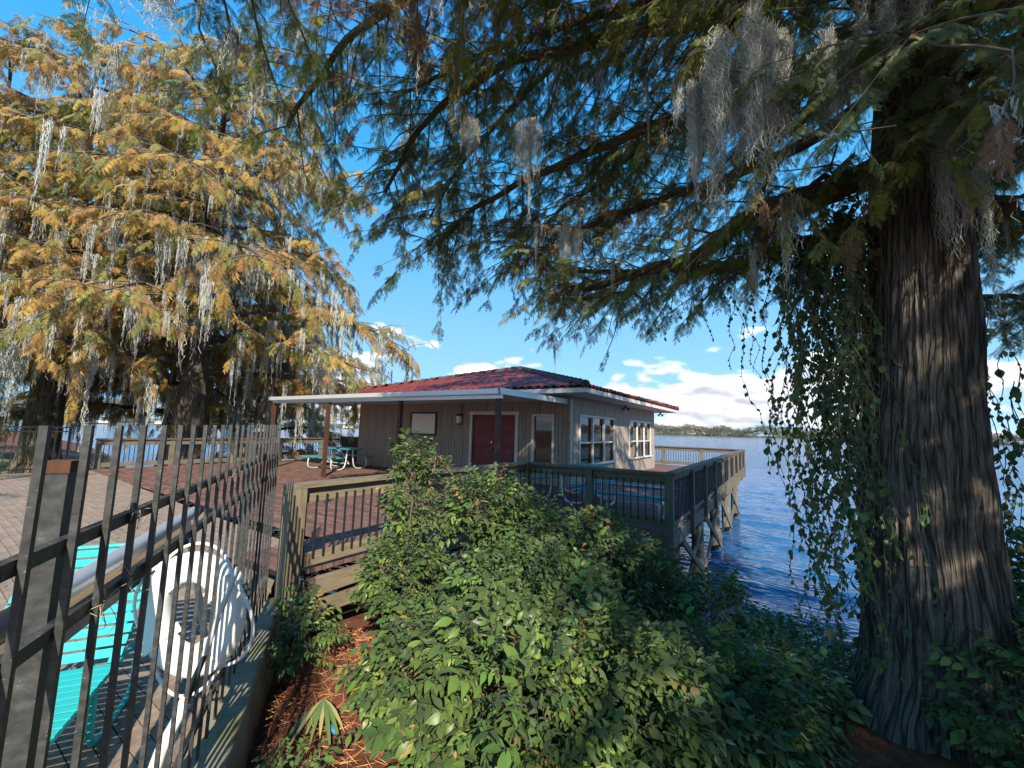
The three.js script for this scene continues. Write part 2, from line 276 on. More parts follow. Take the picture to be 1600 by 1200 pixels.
// strand bundle hanging along -y, unit length
function mossGeo(seed, n, curl, w) {
  const r = rngOf(seed), pos = [], idx = [], tails = []; for (let k = 0; k < 11; k++) { const a = r() * 6.28, q = Math.sqrt(r()) * 0.14; tails.push([Math.cos(a) * q, Math.sin(a) * q, (0.35 + 0.65 * r()) * (1 - q * 2), 0.02 + 0.035 * r()]); } tails[0][2] = 1;
  for (let s = 0; s < n; s++) {
    const T = tails[Math.floor(r() * 11)], a = r() * 6.28, q = Math.sqrt(r()) * T[3], len = T[2] * (0.45 + 0.55 * r()), x0 = T[0] + Math.cos(a) * q, z0 = T[1] + Math.sin(a) * q, ph = r() * 6, fr = 22 + r() * 26, steps = Math.max(8, Math.round(len * fr * 0.8)), am = curl * (0.4 + r()), y0 = -r() * 0.12 * len;
    for (let i = 0; i <= steps; i++) {
      const t = i / steps, sp = 1 - 0.35 * t, x = T[0] + (x0 - T[0]) * sp + am * Math.sin(ph + t * fr * len) + am * 0.7 * Math.sin(ph * 2 + t * fr * 2.1 * len), z = T[1] + (z0 - T[1]) * sp + am * Math.cos(ph * 1.3 + t * fr * len * 0.9), y = y0 - len * t + am * 0.8 * Math.sin(ph + t * fr * 1.6 * len), b = pos.length / 3, ww = w * (1 - 0.5 * t), c = Math.cos(a + i * 0.6), d = Math.sin(a + i * 0.6);
      pos.push(x - ww * c, y, z - ww * d, x + ww * c, y + ww * 0.5, z + ww * d); if (i) idx.push(b - 2, b - 1, b, b, b - 1, b + 1);
    }
  }
  return geoFrom(pos, idx);
}
const G = { sprayNear: [1, 2, 3].map((s) => sprayGeo(s, true)), sprayFar: [11, 12].map((s) => sprayGeo(s, false)), sprig: [[21, 9, 0.26, 0.42], [22, 7, 0.36, 0.5], [23, 6, 0.45, 0.4], [24, 11, 0.2, 0.55], [25, 8, 0.32, 0.34]].map((q) => sprigGeo(...q)), mossFar: [mossGeo(31, 44, 0.02, 0.008), mossGeo(32, 36, 0.018, 0.009)] };

// trunk as one skin: path of [x,y,z,radius], ridged bark relief, flare lobes at the foot
function trunkGeo(path, seed, rad = 72, rows = 110, ridge = 0.05, lobes = 0.0) {
  const c = new THREE.CatmullRomCurve3(path.map((p) => V(p[0], p[1], p[2]))), n = path.length - 1, pos = [], uv = [], idx = []; let len = 0, last = null;
  for (let i = 0; i <= rows; i++) {
    const t = i / rows, p = c.getPoint(t), f = t * n, k = Math.min(n - 1, Math.floor(f)), r = lerp(path[k][3], path[k + 1][3], sstep(0, 1, f - k)); if (last) len += p.distanceTo(last); last = p;
    for (let q = 0; q <= rad; q++) {
      const th = q / rad * Math.PI * 2, cx = Math.cos(th), cz = Math.sin(th);
      const fib = Math.pow(Math.abs(N3(cx * 11 + seed + 0.3 * N3(p.y, th), p.y * 0.6, cz * 11)), 0.7) * 1.4 - 0.45 + 0.7 * N3(cx * 24, p.y * 1.3, cz * 24 + seed);
      const lobe = lobes * Math.max(0, 1 - len / 1.5) ** 2 * (0.5 + 0.5 * Math.sin(th * 5 + seed + 1.3 * N3(th, seed)));
      const rr = r * (1 + ridge * fib + 0.12 * N3(cx * 1.2 + seed, p.y * 0.5, cz * 1.2) + lobe);
      pos.push(p.x + cx * rr, p.y, p.z + cz * rr); uv.push(q / rad * 1.0 * Math.max(1, Math.round(path[0][3] * 3)), len * 0.5);
    }
  }
  for (let i = 0; i < rows; i++) for (let q = 0; q < rad; q++) { const a = i * (rad + 1) + q, b = a + rad + 1; idx.push(a, b, a + 1, a + 1, b, b + 1); }
  const g = geoFrom(pos, idx, uv); const nn = g.attributes.normal; for (let i = 0; i <= rows; i++) { const a = i * (rad + 1), b = a + rad, x = nn.getX(a) + nn.getX(b), y = nn.getY(a) + nn.getY(b), z = nn.getZ(a) + nn.getZ(b), l = Math.hypot(x, y, z) || 1; nn.setXYZ(a, x / l, y / l, z / l); nn.setXYZ(b, x / l, y / l, z / l); }
  return g;
}
// fills a limb with side branches, sprays and moss
function dressLimb(curve, L, o, r, acc) {
  const steps = Math.max(3, Math.round(L / o.subStep));
  for (let i = 0; i < steps; i++) {
    const s = lerp(o.from, 1, (i + r() * 0.8) / steps); if (s > 1) continue;
    const p = curve.getPoint(s), t = curve.getTangent(s), side = i % 2 ? 1 : -1, up = V(0, 1, 0), lat = t.clone().cross(up).normalize().multiplyScalar(side);
    const ang = 0.5 + r() * 0.7, d = t.clone().multiplyScalar(Math.cos(ang)).addScaledVector(lat, Math.sin(ang)).add(V(0, (r() - 0.42) * o.spread, 0)).normalize();
    const len = Math.min(o.subMax, (0.3 + 0.55 * (1 - s)) * L * (0.5 + 0.6 * r())) + o.subMin; const droop = o.droop * (0.5 + r());
    const pts = [0, 0.3, 0.65, 1].map((q) => p.clone().addScaledVector(d, len * q).add(V((r() - 0.5) * 0.3 * len * q, -droop * len * q * q + (r() - 0.5) * 0.12 * len * q, (r() - 0.5) * 0.3 * len * q)));
    acc.twigs.push(tube(pts, o.twigR * (0.5 + len / o.subMax * 0.5), o.twigR * 0.25, 6, 4));
    const sc = new THREE.CatmullRomCurve3(pts), nS = Math.max(2, Math.round(len / o.sprayStep)), hue = r(), full = o.density * (r() < 0.16 ? 0.25 : 1.12);
    for (let k = 0; k <= nS; k++) {
      const q = clamp((k + r() * 0.6) / nS, 0.08, 1), pp = sc.getPoint(q), tt = sc.getTangent(q);
      for (const sd of k === nS ? [0] : [-1, 1]) {
        if (r() > full) continue;
        const l2 = tt.clone().cross(up).normalize().multiplyScalar(sd), a2 = sd ? 0.5 + 0.6 * r() : 0, dd = tt.clone().multiplyScalar(Math.cos(a2)).addScaledVector(l2, Math.sin(a2)).add(V(0, -o.hang * (0.3 + r()), 0)).normalize();
        const sz = o.spray * (0.6 + 0.7 * r()); acc.m.push(frame(pp, dd, up, (r() - 0.5) * 1.2, sz)); acc.c.push(o.color(pp, hue, r));
      }
      if (r() < o.moss) { const ml = o.mossLen * (0.3 + r() * r()); acc.moss.push(new THREE.Matrix4().makeRotationY(r() * 6).scale(V(ml * 0.5 + 0.12, ml, ml * 0.5 + 0.12)).setPosition(pp)); }
    }
  }
}
function finishTree(t, acc, sprays, mossMat) {
  if (acc.twigs.length) { const b = part('small_branches', mergeGeometries(acc.twigs), M.twig, t); b.userData.kind = 'stuff'; }
  sprays.forEach((g, k) => instanced('foliage', g, M.leafSpray, acc.m.filter((_, i) => i % sprays.length === k), acc.c.filter((_, i) => i % sprays.length === k), t));
  if (acc.moss.length) G.mossFar.forEach((g, k) => instanced('spanish_moss', g, mossMat, acc.moss.filter((_, i) => i % 2 === k), null, t));
}
const gold = (p, h, r) => { const q = h * 0.7 + r() * 0.3; return q < 0.36 ? lin(0.46 + 0.08 * r(), 0.31 + 0.06 * r(), 0.06) : q < 0.58 ? lin(0.45, 0.24 + 0.05 * r(), 0.07) : q < 0.84 ? lin(0.29, 0.25 + 0.05 * r(), 0.05) : lin(0.14, 0.17, 0.045); };
const greenish = (p, h, r) => { const q = h * 0.55 + r() * 0.27 + clamp(0.2 + fbm(p.x * 0.55 + 4, p.y * 0.55, p.z * 0.55, 2) * 0.9, 0, 0.36); return q < 0.5 ? lin(0.09 + 0.04 * r(), 0.14 + 0.04 * r(), 0.03) : q < 0.74 ? lin(0.21, 0.235 + 0.05 * r(), 0.035) : q < 0.9 ? lin(0.30, 0.25, 0.045) : lin(0.24, 0.12, 0.05); };

// ---------------------------------------------------------------- patio paving, retaining wall
{
  const paving = structure('patio_paving', (() => {
    const pos = [], idx = [], uv = []; const na = 60, nb = 30;
    for (let i = 0; i <= na; i++) for (let k = 0; k <= nb; k++) { const u = -6 + i / na * 26, w = 0.0 + k / nb * 22; const p = F0.clone().addScaledVector(FD, u).addScaledVector(FIN, w); if (p.z < -3.6) p.z = -3.6; if (p.x < -18) p.x = -18; pos.push(p.x, paveY(p.x, p.z) - 0.012, p.z); uv.push(p.x, p.z); }
    for (let i = 0; i < na; i++) for (let k = 0; k < nb; k++) { const a = i * (nb + 1) + k, b = a + nb + 1; idx.push(a, a + 1, b, b, a + 1, b + 1); }
    return geoFrom(pos, idx, uv);
  })(), M.sand);
  // bricks in running bond, courses across the view
  const cell = [0.205, 0.105], bricks = [], r = rngOf(90);
  for (let j = -40; j < 140; j++) for (let i = -100; i < 40; i++) {
    const x = -1.2 + (i + (j % 2 ? 0.5 : 0)) * cell[0], z = 9 - j * cell[1];
    if (x < -17.9 || z < -3.54 || inPave(x, z) < 0.08) continue;
    const dist = Math.hypot(x, z), vx = -x * 0.55 * -1, ahead = x * -0.55 + z * -0.835; if (ahead < 0.4 || dist > 17) continue;
    const lat = (x * 0.835 - z * 0.55) / ahead; if (lat < -1.5 || lat > 0) continue;
    bricks.push([x, z, dist, r()]);
  }
  bricks.sort((a, b) => a[2] - b[2]);
  const bg = bx(0.197, 0.05, 0.097), mats = [[], [], [], []];
  bricks.forEach(([x, z, , q], k) => { const y = paveY(x, z) - 0.021 + (q - 0.5) * 0.004, mi = Math.floor(q * 4); if (k < 300) { const m = part('paver', bg, M.pavers[mi], paving); m.position.set(x, y, z); m.rotation.set((q - 0.5) * 0.02, 0, (((q * 7) % 1) - 0.5) * 0.02); } else mats[mi].push(new THREE.Matrix4().makeTranslation(x, y, z)); });
  mats.forEach((l, k) => { if (l.length) instanced('far_pavers', bg, M.pavers[k], l, null, paving); });
  // low concrete retaining wall under the fence
  const w = thing('retaining_wall', 'low weathered concrete retaining wall under the black picket fence', 'wall');
  const pts = []; for (let i = 0; i <= 24; i++) pts.push(-2 + i * 0.25 + 0.0);
  const pos = [], idx = [], uv = [];
  pts.forEach((u, i) => { const b = F0.clone().addScaledVector(FD, u), j = 0.012 * N3(u * 3, 2), prof = [[0.1, -0.195], [-0.12 + j, -0.205], [-0.15 + j, -0.24], [-0.17 + j, -1.0], [0.1, -1.0]]; let l = 0; prof.forEach(([o, y], k) => { const p = b.clone().addScaledVector(FIN, o); pos.push(p.x, y + 0.006 * N3(u * 5, k), p.z); if (k) l += Math.hypot(o - prof[k - 1][0], y - prof[k - 1][1]); uv.push(u, l); }); });
  for (let i = 0; i < pts.length - 1; i++) for (let k = 0; k < 4; k++) { const a = i * 5 + k, b = a + 5; idx.push(a, b, a + 1, a + 1, b, b + 1); }
  part('wall_body', geoFrom(pos, idx, uv), M.concrete, w);
}

// ---------------------------------------------------------------- black picket fence
{
  const f = thing('picket_fence', 'weathered black metal picket fence with flat pickets on the concrete wall', 'fence');
  const ang = Math.atan2(-FD.z, FD.x), at = (u, y, o = 0) => F0.clone().addScaledVector(FD, u).addScaledVector(FIN, o).setY(y);
  const pgs = [0, 1, 2, 3, 4, 5].map(() => bx(0.015, 1.77, 0.015)), r = rngOf(3);
  for (let k = -3; k < 25; k++) { const u = -0.02 + k * 0.163; const m = part('picket', pgs[(k + 6) % 6], M.fence, f), p = at(u, 0.695); m.position.copy(p); m.rotation.set((r() - 0.5) * 0.006, ang, (r() - 0.5) * 0.008); }
  const L0 = -0.6, L1 = 3.93; [1.29, 1.09, -0.02].forEach((y) => part('rail', bar(at(L0, y, 0.022), at(L1, y, 0.022), 0.024, 0.034), M.fence, f));
  for (const u of [0.36, 2.8]) { const p = part('post', bx(0.048, 1.66, 0.048), M.fence, f); p.position.copy(at(u, 0.63, 0.062)); p.rotation.y = ang; const c = part('post_cap', bx(0.056, 0.03, 0.056), M.rust, p, 'rusty flat cap'); c.position.y = 0.845; }
  // dry grass caught on the rails
  const dg = [], rr = rngOf(9); for (const [u, y] of [[0.63, 1.29], [0.63, 1.1], [0.47, 1.08], [1.92, 1.29]]) for (let i = 0; i < 9; i++) { const a = at(u + (rr() - 0.5) * 0.03, y + (rr() - 0.5) * 0.05, -0.014), b = a.clone().add(V((rr() - 0.5) * 0.06, (rr() - 0.6) * 0.1, (rr() - 0.5) * 0.06)), c = b.clone().add(V((rr() - 0.5) * 0.07, (rr() - 0.5) * 0.07, (rr() - 0.5) * 0.05)); dg.push(tube([a, b, c], 0.0011, 0.0007, 6, 4)); }
  const s = part('dry_tendrils', mergeGeometries(dg), std([0.5, 0.42, 0.3], 1), f); s.userData.kind = 'stuff';
}

// ---------------------------------------------------------------- deck, railings
const DX0 = -18, DX1 = -1.6, DZ0 = -22.6, DZ1 = -7.3, DZ2 = -3.6, LX = -4.42;
{
  const d = thing('wooden_deck', 'red brown wooden deck on round pilings standing over the lake', 'deck');
  const sheet = (x0, x1, z0, z1) => { const g = new THREE.BoxGeometry(x1 - x0, 0.05, z1 - z0), p = g.attributes.position, uv = g.attributes.uv; for (let i = 0; i < p.count; i++) uv.setXY(i, p.getX(i) + x0, p.getZ(i) + z0); g.translate((x0 + x1) / 2, -0.025, (z0 + z1) / 2); return g; };
  part('floor', mergeGeometries([sheet(DX0, DX1 - 0.02, DZ0, DZ1), sheet(DX0, LX - 0.02, DZ1, DZ2)]), M.deck, d);
  part('floor', sheet(-5.6, LX - 0.02, DZ2 + 0.001, -2.5), M.deck, d);
  const rim = (a, b, y, h, mat) => part('rim_board', bar(V(a[0], y, a[1]), V(b[0], y, b[1]), 0.045, h), mat, d);
  rim([DX1 + 0.003, DZ1], [DX1 + 0.003, DZ0], -0.19, 0.26, M.woodGrey); rim([LX, DZ1 + 0.02], [DX1, DZ1 + 0.02], -0.21, 0.34, M.woodGreen);
  rim([LX, -2.5], [LX, DZ1], -0.20, 0.2, M.woodNew); rim([LX, -2.5], [LX, DZ1], -0.44, 0.16, M.woodNew); rim([DX0, DZ2], [DX0, DZ0], -0.2, 0.26, M.woodGrey);
  const beams = [-8.6, -11.4, -14.5, -17.5, -20.8];
  for (const z of beams) {
    for (const x of [-1.85, -5.5, -9.5, -13.5, -17.6]) { const r = rngOf(Math.abs(z * 100 + x)); const c = part('piling', new THREE.CylinderGeometry(0.14, 0.15, 2.7, 18), M.woodGrey, d); c.position.set(x, -1.67, z); c.rotation.y = r() * 6; }
    part('cross_beam', bar(V(DX0 + 0.1, -0.44, z), V(DX1 - 0.06, -0.44, z), 0.09, 0.2), M.woodGrey, d);
  }
  for (let i = 0; i < beams.length - 1; i++) { part('brace', bar(V(-1.66, -0.42, beams[i]), V(-1.66, -1.75, beams[i + 1] + 0.15), 0.04, 0.13), M.woodGrey, d); part('brace', bar(V(-1.71, -1.7, beams[i] - 0.1), V(-1.71, -0.42, beams[i + 1] + 0.1), 0.04, 0.13), M.woodGrey, d); }
  for (const z of [-8.6, -14.5]) { part('brace', bar(V(-1.9, -0.55, z + 0.16), V(-5.4, -1.75, z + 0.16), 0.04, 0.13), M.woodGrey, d); }
}
function railing(label, a, b, n, mats, o = {}) {
  const t = thing('deck_railing', label, 'railing'), A = V(a[0], 0, a[1]), B = V(b[0], 0, b[1]), d = B.clone().sub(A), L = d.length(), dir = d.clone().normalize(), ang = Math.atan2(-dir.z, dir.x), out = V(-dir.z, 0, dir.x).multiplyScalar(o.side ?? 1);
  const at = (s, y, k = 0) => A.clone().addScaledVector(dir, s).addScaledVector(out, k).setY(y);
  for (let i = o.skip ?? 0; i <= n - (o.skipEnd ?? 0); i++) { const s = i / n * L, w = o.postW ?? 0.13, bot = o.bottom ?? -0.35, m = part('post', bx(w, 0.905 - bot, w), mats.post, t); m.position.copy(at(s, (0.905 + bot) / 2, 0.03)); m.rotation.y = ang; }
  part('top_rail', bar(at(-(o.ext ?? 0.08), 0.93, 0.02), at(L + (o.ext1 ?? 0.08), 0.93, 0.02), 0.19, 0.045), mats.cap, t);
  const bg = bx(0.018, 0.68, 0.018);
  for (let i = 0; i < n; i++) {
    const s0 = i / n * L + 0.066, s1 = (i + 1) / n * L - 0.066;
    part('upper_rail', bar(at(s0, 0.82, 0.01), at(s1, 0.82, 0.01), 0.04, 0.16), mats.rail, t); part('lower_rail', bar(at(s0, 0.12, 0.01), at(s1, 0.12, 0.01), 0.04, 0.14), mats.rail, t);
    const nb = Math.round((s1 - s0) / 0.125); for (let k = 0; k < nb; k++) { const m = part('baluster', bg, M.black, t); m.position.copy(at(lerp(s0, s1, (k + 0.5) / nb), 0.47, 0.042)); m.rotation.y = ang; }
  }
  return t;
}
const RM = { post: M.woodGrey, cap: M.woodCap, rail: M.woodGrey }, RG = { post: M.woodGreen, cap: M.woodCap, rail: M.woodGreen }, RN = { post: M.woodNew, cap: M.woodNew, rail: M.woodNew };
const paleRail = railing('deck railing with pale new wood end post beside the picket fence', [LX, -2.5], [LX, DZ1], 3, RN, { side: 1, bottom: -0.5, ext1: 0, postW: 0.17 });
railing('greenish wooden deck railing with black balusters facing the shrubs', [LX, DZ1], [DX1, DZ1], 2, RG, { side: 1, skip: 1, bottom: -0.4, ext: -0.1 });
railing('long weathered deck railing above the pilings along the open lake', [DX1, DZ1], [DX1, DZ0], 9, RM, { side: 1, skip: 1 });
railing('deck railing at the lake end beyond the house', [DX1, DZ0], [DX0, DZ0], 9, RM, { side: 1, skip: 1 });
railing('deck railing on the deck side facing the moss hung cypresses', [DX0, DZ0], [DX0, DZ2 - 0.2], 10, RM, { side: 1, skip: 1 });
for (const y of [-0.2, -0.4]) part('bolt', new THREE.CylinderGeometry(0.024, 0.024, 0.014, 12).rotateZ(Math.PI / 2).translate(LX + 0.12, y, -2.5), M.galv, paleRail);

// ---------------------------------------------------------------- lake house
const HX0 = -14.74, HX1 = -5.07, HZ0 = -20.1, HZ1 = -10.88, WH = 2.62;
{
  const h = thing('lake_house', 'low taupe lake house with red barrel tile hip roof on the deck', 'house');
  const wallWith = (len, holes, turn, pos, mat) => {
    const s = new THREE.Shape([[0, 0], [len, 0], [len, WH], [0, WH]].map((p) => new THREE.Vector2(...p)));
    for (const [x0, x1, y0, y1] of holes) s.holes.push(new THREE.Path([[x0, y0], [x0, y1], [x1, y1], [x1, y0]].map((p) => new THREE.Vector2(...p))));
    const g = new THREE.ExtrudeGeometry(s, { depth: 0.12, bevelEnabled: false }); const m = part('wall', g, mat, h); m.position.set(...pos); m.rotation.y = turn; return m;
  };
  const X = (x) => x - HX0;
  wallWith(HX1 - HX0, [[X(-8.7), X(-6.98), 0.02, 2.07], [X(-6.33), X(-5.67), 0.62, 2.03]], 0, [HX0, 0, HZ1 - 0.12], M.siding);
  const Z = (z) => HZ1 - z; const wins = [[-11.45, -14.45], [-16.25, -19.35]];
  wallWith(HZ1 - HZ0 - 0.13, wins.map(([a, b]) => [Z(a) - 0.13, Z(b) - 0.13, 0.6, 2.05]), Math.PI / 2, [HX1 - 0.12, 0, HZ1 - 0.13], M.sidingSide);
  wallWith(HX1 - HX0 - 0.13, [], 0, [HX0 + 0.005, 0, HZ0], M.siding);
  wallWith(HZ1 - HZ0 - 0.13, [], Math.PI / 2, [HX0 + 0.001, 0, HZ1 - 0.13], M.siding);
  part('interior_floor', bx(HX1 - HX0 - 0.3, 0.02, HZ1 - HZ0 - 0.3, (HX0 + HX1) / 2, 0.012, (HZ0 + HZ1) / 2), std([0.2, 0.17, 0.14], 0.7), h);
  part('ceiling', bx(HX1 - HX0 - 0.26, 0.03, HZ1 - HZ0 - 0.26, (HX0 + HX1) / 2, 2.58, (HZ0 + HZ1) / 2), std([0.5, 0.48, 0.45], 0.9), h);
  part('corner_board', bx(0.1, 2.6, 0.1, HX1 - 0.04, 1.31, HZ1 - 0.04), M.sidingSide, h);
  // windows
  function win(x0, x1, y0, y1, place, nUnit) {
    const w = new THREE.Group(); w.name = 'window'; h.add(w); place(w); const W = (x1 - x0) / nUnit;
    part('frame', mergeGeometries([bx(x1 - x0 + 0.12, 0.07, 0.05, (x0 + x1) / 2, y1 + 0.02, 0.01), bx(0.07, y1 - y0 - 0.03, 0.05, x0 - 0.02, (y0 + y1) / 2, 0.01), bx(0.07, y1 - y0 - 0.03, 0.05, x1 + 0.02, (y0 + y1) / 2, 0.01)]), M.trimWhite, w);
    part('sill', bx(x1 - x0 + 0.16, 0.06, 0.11, (x0 + x1) / 2, y0 - 0.02, 0.03), M.trimWhite, w);
    for (let i = 0; i < nUnit; i++) {
      if (i) part('mullion', bx(0.09, y1 - y0 - 0.04, 0.06, x0 + i * W, (y0 + y1) / 2, 0.004), M.trimWhite, w);
      if (nUnit > 1) { part('meeting_rail', bx(W - 0.1, 0.045, 0.04, x0 + (i + 0.5) * W, y0 + (y1 - y0) * 0.45, -0.03), M.trimWhite, w); part('sash_stile', bx(0.06, (y1 - y0) * 0.45, 0.035, x0 + (i + 1) * W - 0.075, y0 + (y1 - y0) * 0.225, -0.022), std([0.03, 0.03, 0.032], 0.4), w); }
      part('pane', new THREE.PlaneGeometry(W - 0.06, y1 - y0 - 0.02).translate(x0 + (i + 0.5) * W, (y0 + y1) / 2, -0.05), M.glass, w);
    }
  }
  win(-6.33, -5.67, 0.62, 2.03, (w) => w.position.set(0, 0, HZ1), 1);
  for (const [a, b] of wins) win(-a, -b, 0.6, 2.05, (w) => { w.position.set(HX1, 0, 0); w.rotation.y = Math.PI / 2; }, 3);
  // double door
  part('door_frame', mergeGeometries([bx(1.98, 0.11, 0.06, -7.84, 2.11, HZ1 + 0.012), bx(0.11, 2.05, 0.06, -8.755, 1.03, HZ1 + 0.012), bx(0.11, 2.05, 0.06, -6.925, 1.03, HZ1 + 0.012)]), M.trimWhite, h);
  for (const [x, k] of [[-8.27, 1], [-7.41, -1]]) {
    const dr = new THREE.Group(); dr.name = 'door'; dr.position.set(x, 1.04, HZ1 - 0.06); h.add(dr);
    part('door_leaf', bx(0.85, 2.03, 0.045), M.door, dr);
    for (let i = 0; i < 2; i++) for (let j = 0; j < 4; j++) { const p = part('door_panel', (() => { const s = new THREE.Shape([[-0.13, -0.19], [0.13, -0.19], [0.13, 0.19], [-0.13, 0.19]].map((q) => new THREE.Vector2(...q))); return new THREE.ExtrudeGeometry(s, { depth: 0.004, bevelEnabled: true, bevelSize: 0.022, bevelThickness: 0.016, bevelSegments: 1 }); })(), M.door, dr); p.position.set(-0.19 + i * 0.38, -0.72 + j * 0.475, 0.018); }
    if (k > 0) { const hd = part('handle', mergeGeometries([new THREE.SphereGeometry(0.032, 12, 8).translate(0.35, -0.1, 0.07), new THREE.CylinderGeometry(0.012, 0.012, 0.05, 8).rotateX(Math.PI / 2).translate(0.35, -0.1, 0.045), new THREE.CylinderGeometry(0.026, 0.026, 0.02, 12).rotateX(Math.PI / 2).translate(0.35, 0.13, 0.03)]), std([0.6, 0.56, 0.45], 0.25, { metalness: 0.9 }), dr); }
  }
  // wall lamp by the door, flood lights under the eave
  const lamp = new THREE.Group(); lamp.name = 'wall_lamp'; lamp.position.set(-9.24, 1.88, HZ1 + 0.08); h.add(lamp);
  part('lamp_housing', mergeGeometries([bx(0.19, 0.05, 0.17, 0, 0.16, 0), bx(0.14, 0.34, 0.03, 0, 0, -0.065), bx(0.18, 0.03, 0.16, 0, -0.16, 0)]), M.black, lamp); part('lamp_glass', bx(0.14, 0.24, 0.12, 0, 0, 0.01), M.white, lamp);
  for (const z of [-15.3, -20.6]) part('flood_light', mergeGeometries([new THREE.ConeGeometry(0.07, 0.14, 10).rotateZ(0.9).translate(-4.86, 2.5, z - 0.08), new THREE.ConeGeometry(0.07, 0.14, 10).rotateZ(-0.7).translate(-4.93, 2.5, z + 0.1), bx(0.06, 0.12, 0.06, -4.9, 2.56, z)]), std([0.1, 0.09, 0.08], 0.6), h);
  part('downspout', mergeGeometries([tube([V(-5.02, 2.5, HZ1 + 0.12), V(-5.02, 1.3, HZ1 + 0.12), V(-5.02, 0.12, HZ1 + 0.12), V(-4.95, 0.05, HZ1 + 0.25)], 0.035, 0.035, 20, 8)]), M.trimWhite, h);
  part('cable', tube([V(-9.24, 2.08, HZ1 + 0.012), V(-9.2, 2.3, HZ1 + 0.012), V(-9.22, 2.56, HZ1 + 0.012)], 0.008, 0.008, 8, 6), M.black, h);
  // hip roof
  const EX0 = -15.3, EX1 = -4.2, EZ0 = -21.1, EZ1 = -9.85, EY = 2.74, AP = V(-9.85, 4.28, -15.5);
  const roof = part('roof', (() => { const c = [V(EX0, EY, EZ1), V(EX1, EY, EZ1), V(EX1, EY, EZ0), V(EX0, EY, EZ0)], pos = [], idx = []; for (let k = 0; k < 4; k++) { const a = c[k], b = c[(k + 1) % 4], n = pos.length / 3; for (const p of [a, b, AP]) pos.push(p.x, p.y, p.z); idx.push(n, n + 1, n + 2); } return geoFrom(pos, idx); })(), M.tiles[2], h);
  part('soffit', bx(EX1 - EX0 - 0.02, 0.03, EZ1 - EZ0 - 0.02, (EX0 + EX1) / 2, 2.635, (EZ0 + EZ1) / 2), M.trimWhite, h);
  for (const [a, b] of [[[EX0, EZ1], [EX1, EZ1]], [[EX1, EZ1], [EX1, EZ0]], [[EX1, EZ0], [EX0, EZ0]], [[EX0, EZ0], [EX0, EZ1]]]) part('fascia', bar(V(a[0], 2.67, a[1]), V(b[0], 2.67, b[1]), 0.03, 0.12), M.trimWhite, h);
  const tg = (() => { const pos = [], idx = [], uv = [], n = 6; for (let i = 0; i <= n; i++) { const th = -0.1 + (Math.PI + 0.2) * i / n, c = Math.cos(th), s = Math.sin(th); pos.push(-c * 0.115, s * 0.085, 0, -c * 0.095, s * 0.07 + 0.0, -0.42); uv.push(i / n * 0.4, 0, i / n * 0.4, 0.42); } for (let i = 0; i < n; i++) { const a = i * 2; idx.push(a, a + 1, a + 2, a + 1, a + 3, a + 2); } for (let i = 0; i <= n; i++) { const th = -0.1 + (Math.PI + 0.2) * i / n; pos.push(-Math.cos(th) * 0.115, Math.sin(th) * 0.085, 0, -Math.cos(th) * 0.098, Math.sin(th) * 0.068, 0.0); uv.push(i / n * 0.4, 0, i / n * 0.4, 0.03); } for (let i = 0; i < n; i++) { const a = (n + 1) * 2 + i * 2; idx.push(a, a + 2, a + 1, a + 1, a + 2, a + 3); } return geoFrom(pos, idx, uv); })();
  const tiles = [], rt = rngOf(44);
  for (const [A, B] of [[V(EX0, EY, EZ1), V(EX1, EY, EZ1)], [V(EX1, EY, EZ1), V(EX1, EY, EZ0)], [V(EX1, EY, EZ0), V(EX0, EY, EZ0)], [V(EX0, EY, EZ0), V(EX0, EY, EZ1)]]) {
    const e = B.clone().sub(A), L = e.length(); e.normalize(); const apex = AP.clone().sub(A), base = apex.dot(e), up = apex.clone().addScaledVector(e, -base), S = up.length(); up.normalize(); const nrm = e.clone().cross(up).normalize(); if (nrm.y < 0) nrm.negate();
    const cols = Math.floor(L / 0.25), rows = Math.floor(S / 0.36);
    for (let j = 0; j < rows; j++) for (let i = 0; i < cols; i++) { const u = (i + 0.5) / cols * L, v = j * 0.36 - 0.05; const lo = base * (v / S), hi = L - (L - base) * (v / S); if (u < lo - 0.02 || u > hi + 0.02) continue; const p = A.clone().addScaledVector(e, u).addScaledVector(up, v).addScaledVector(nrm, 0.012 + 0.01 * rt()); const m = new THREE.Matrix4().makeBasis(e, nrm, up.clone().negate()); m.multiply(new THREE.Matrix4().makeRotationX(0.05)); m.setPosition(p); tiles.push([m, p.length(), Math.floor(rt() * 4)]); }
  }
  tiles.sort((a, b) => a[1] - b[1]); const rest = [[], [], [], []];
  tiles.forEach(([m, , k], i) => { if (i < 300) { const t = part('roof_tile', tg, M.tiles[k], roof); t.applyMatrix4(m); } else rest[k].push(m); });
  rest.forEach((l, k) => instanced('far_roof_tiles', tg, M.tiles[k], l, null, roof));
  for (const c of [V(EX0, EY, EZ1), V(EX1, EY, EZ1), V(EX1, EY, EZ0)]) { const n = 22; for (let i = 0; i < n; i++) { const a = c.clone().lerp(AP, i / n), b = c.clone().lerp(AP, (i + 1.12) / n); a.y += 0.075; b.y += 0.06; part('ridge_tile', tube([a, a.clone().lerp(b, 0.5), b], 0.125, 0.1, 2, 8), M.ridge, roof); } }
}
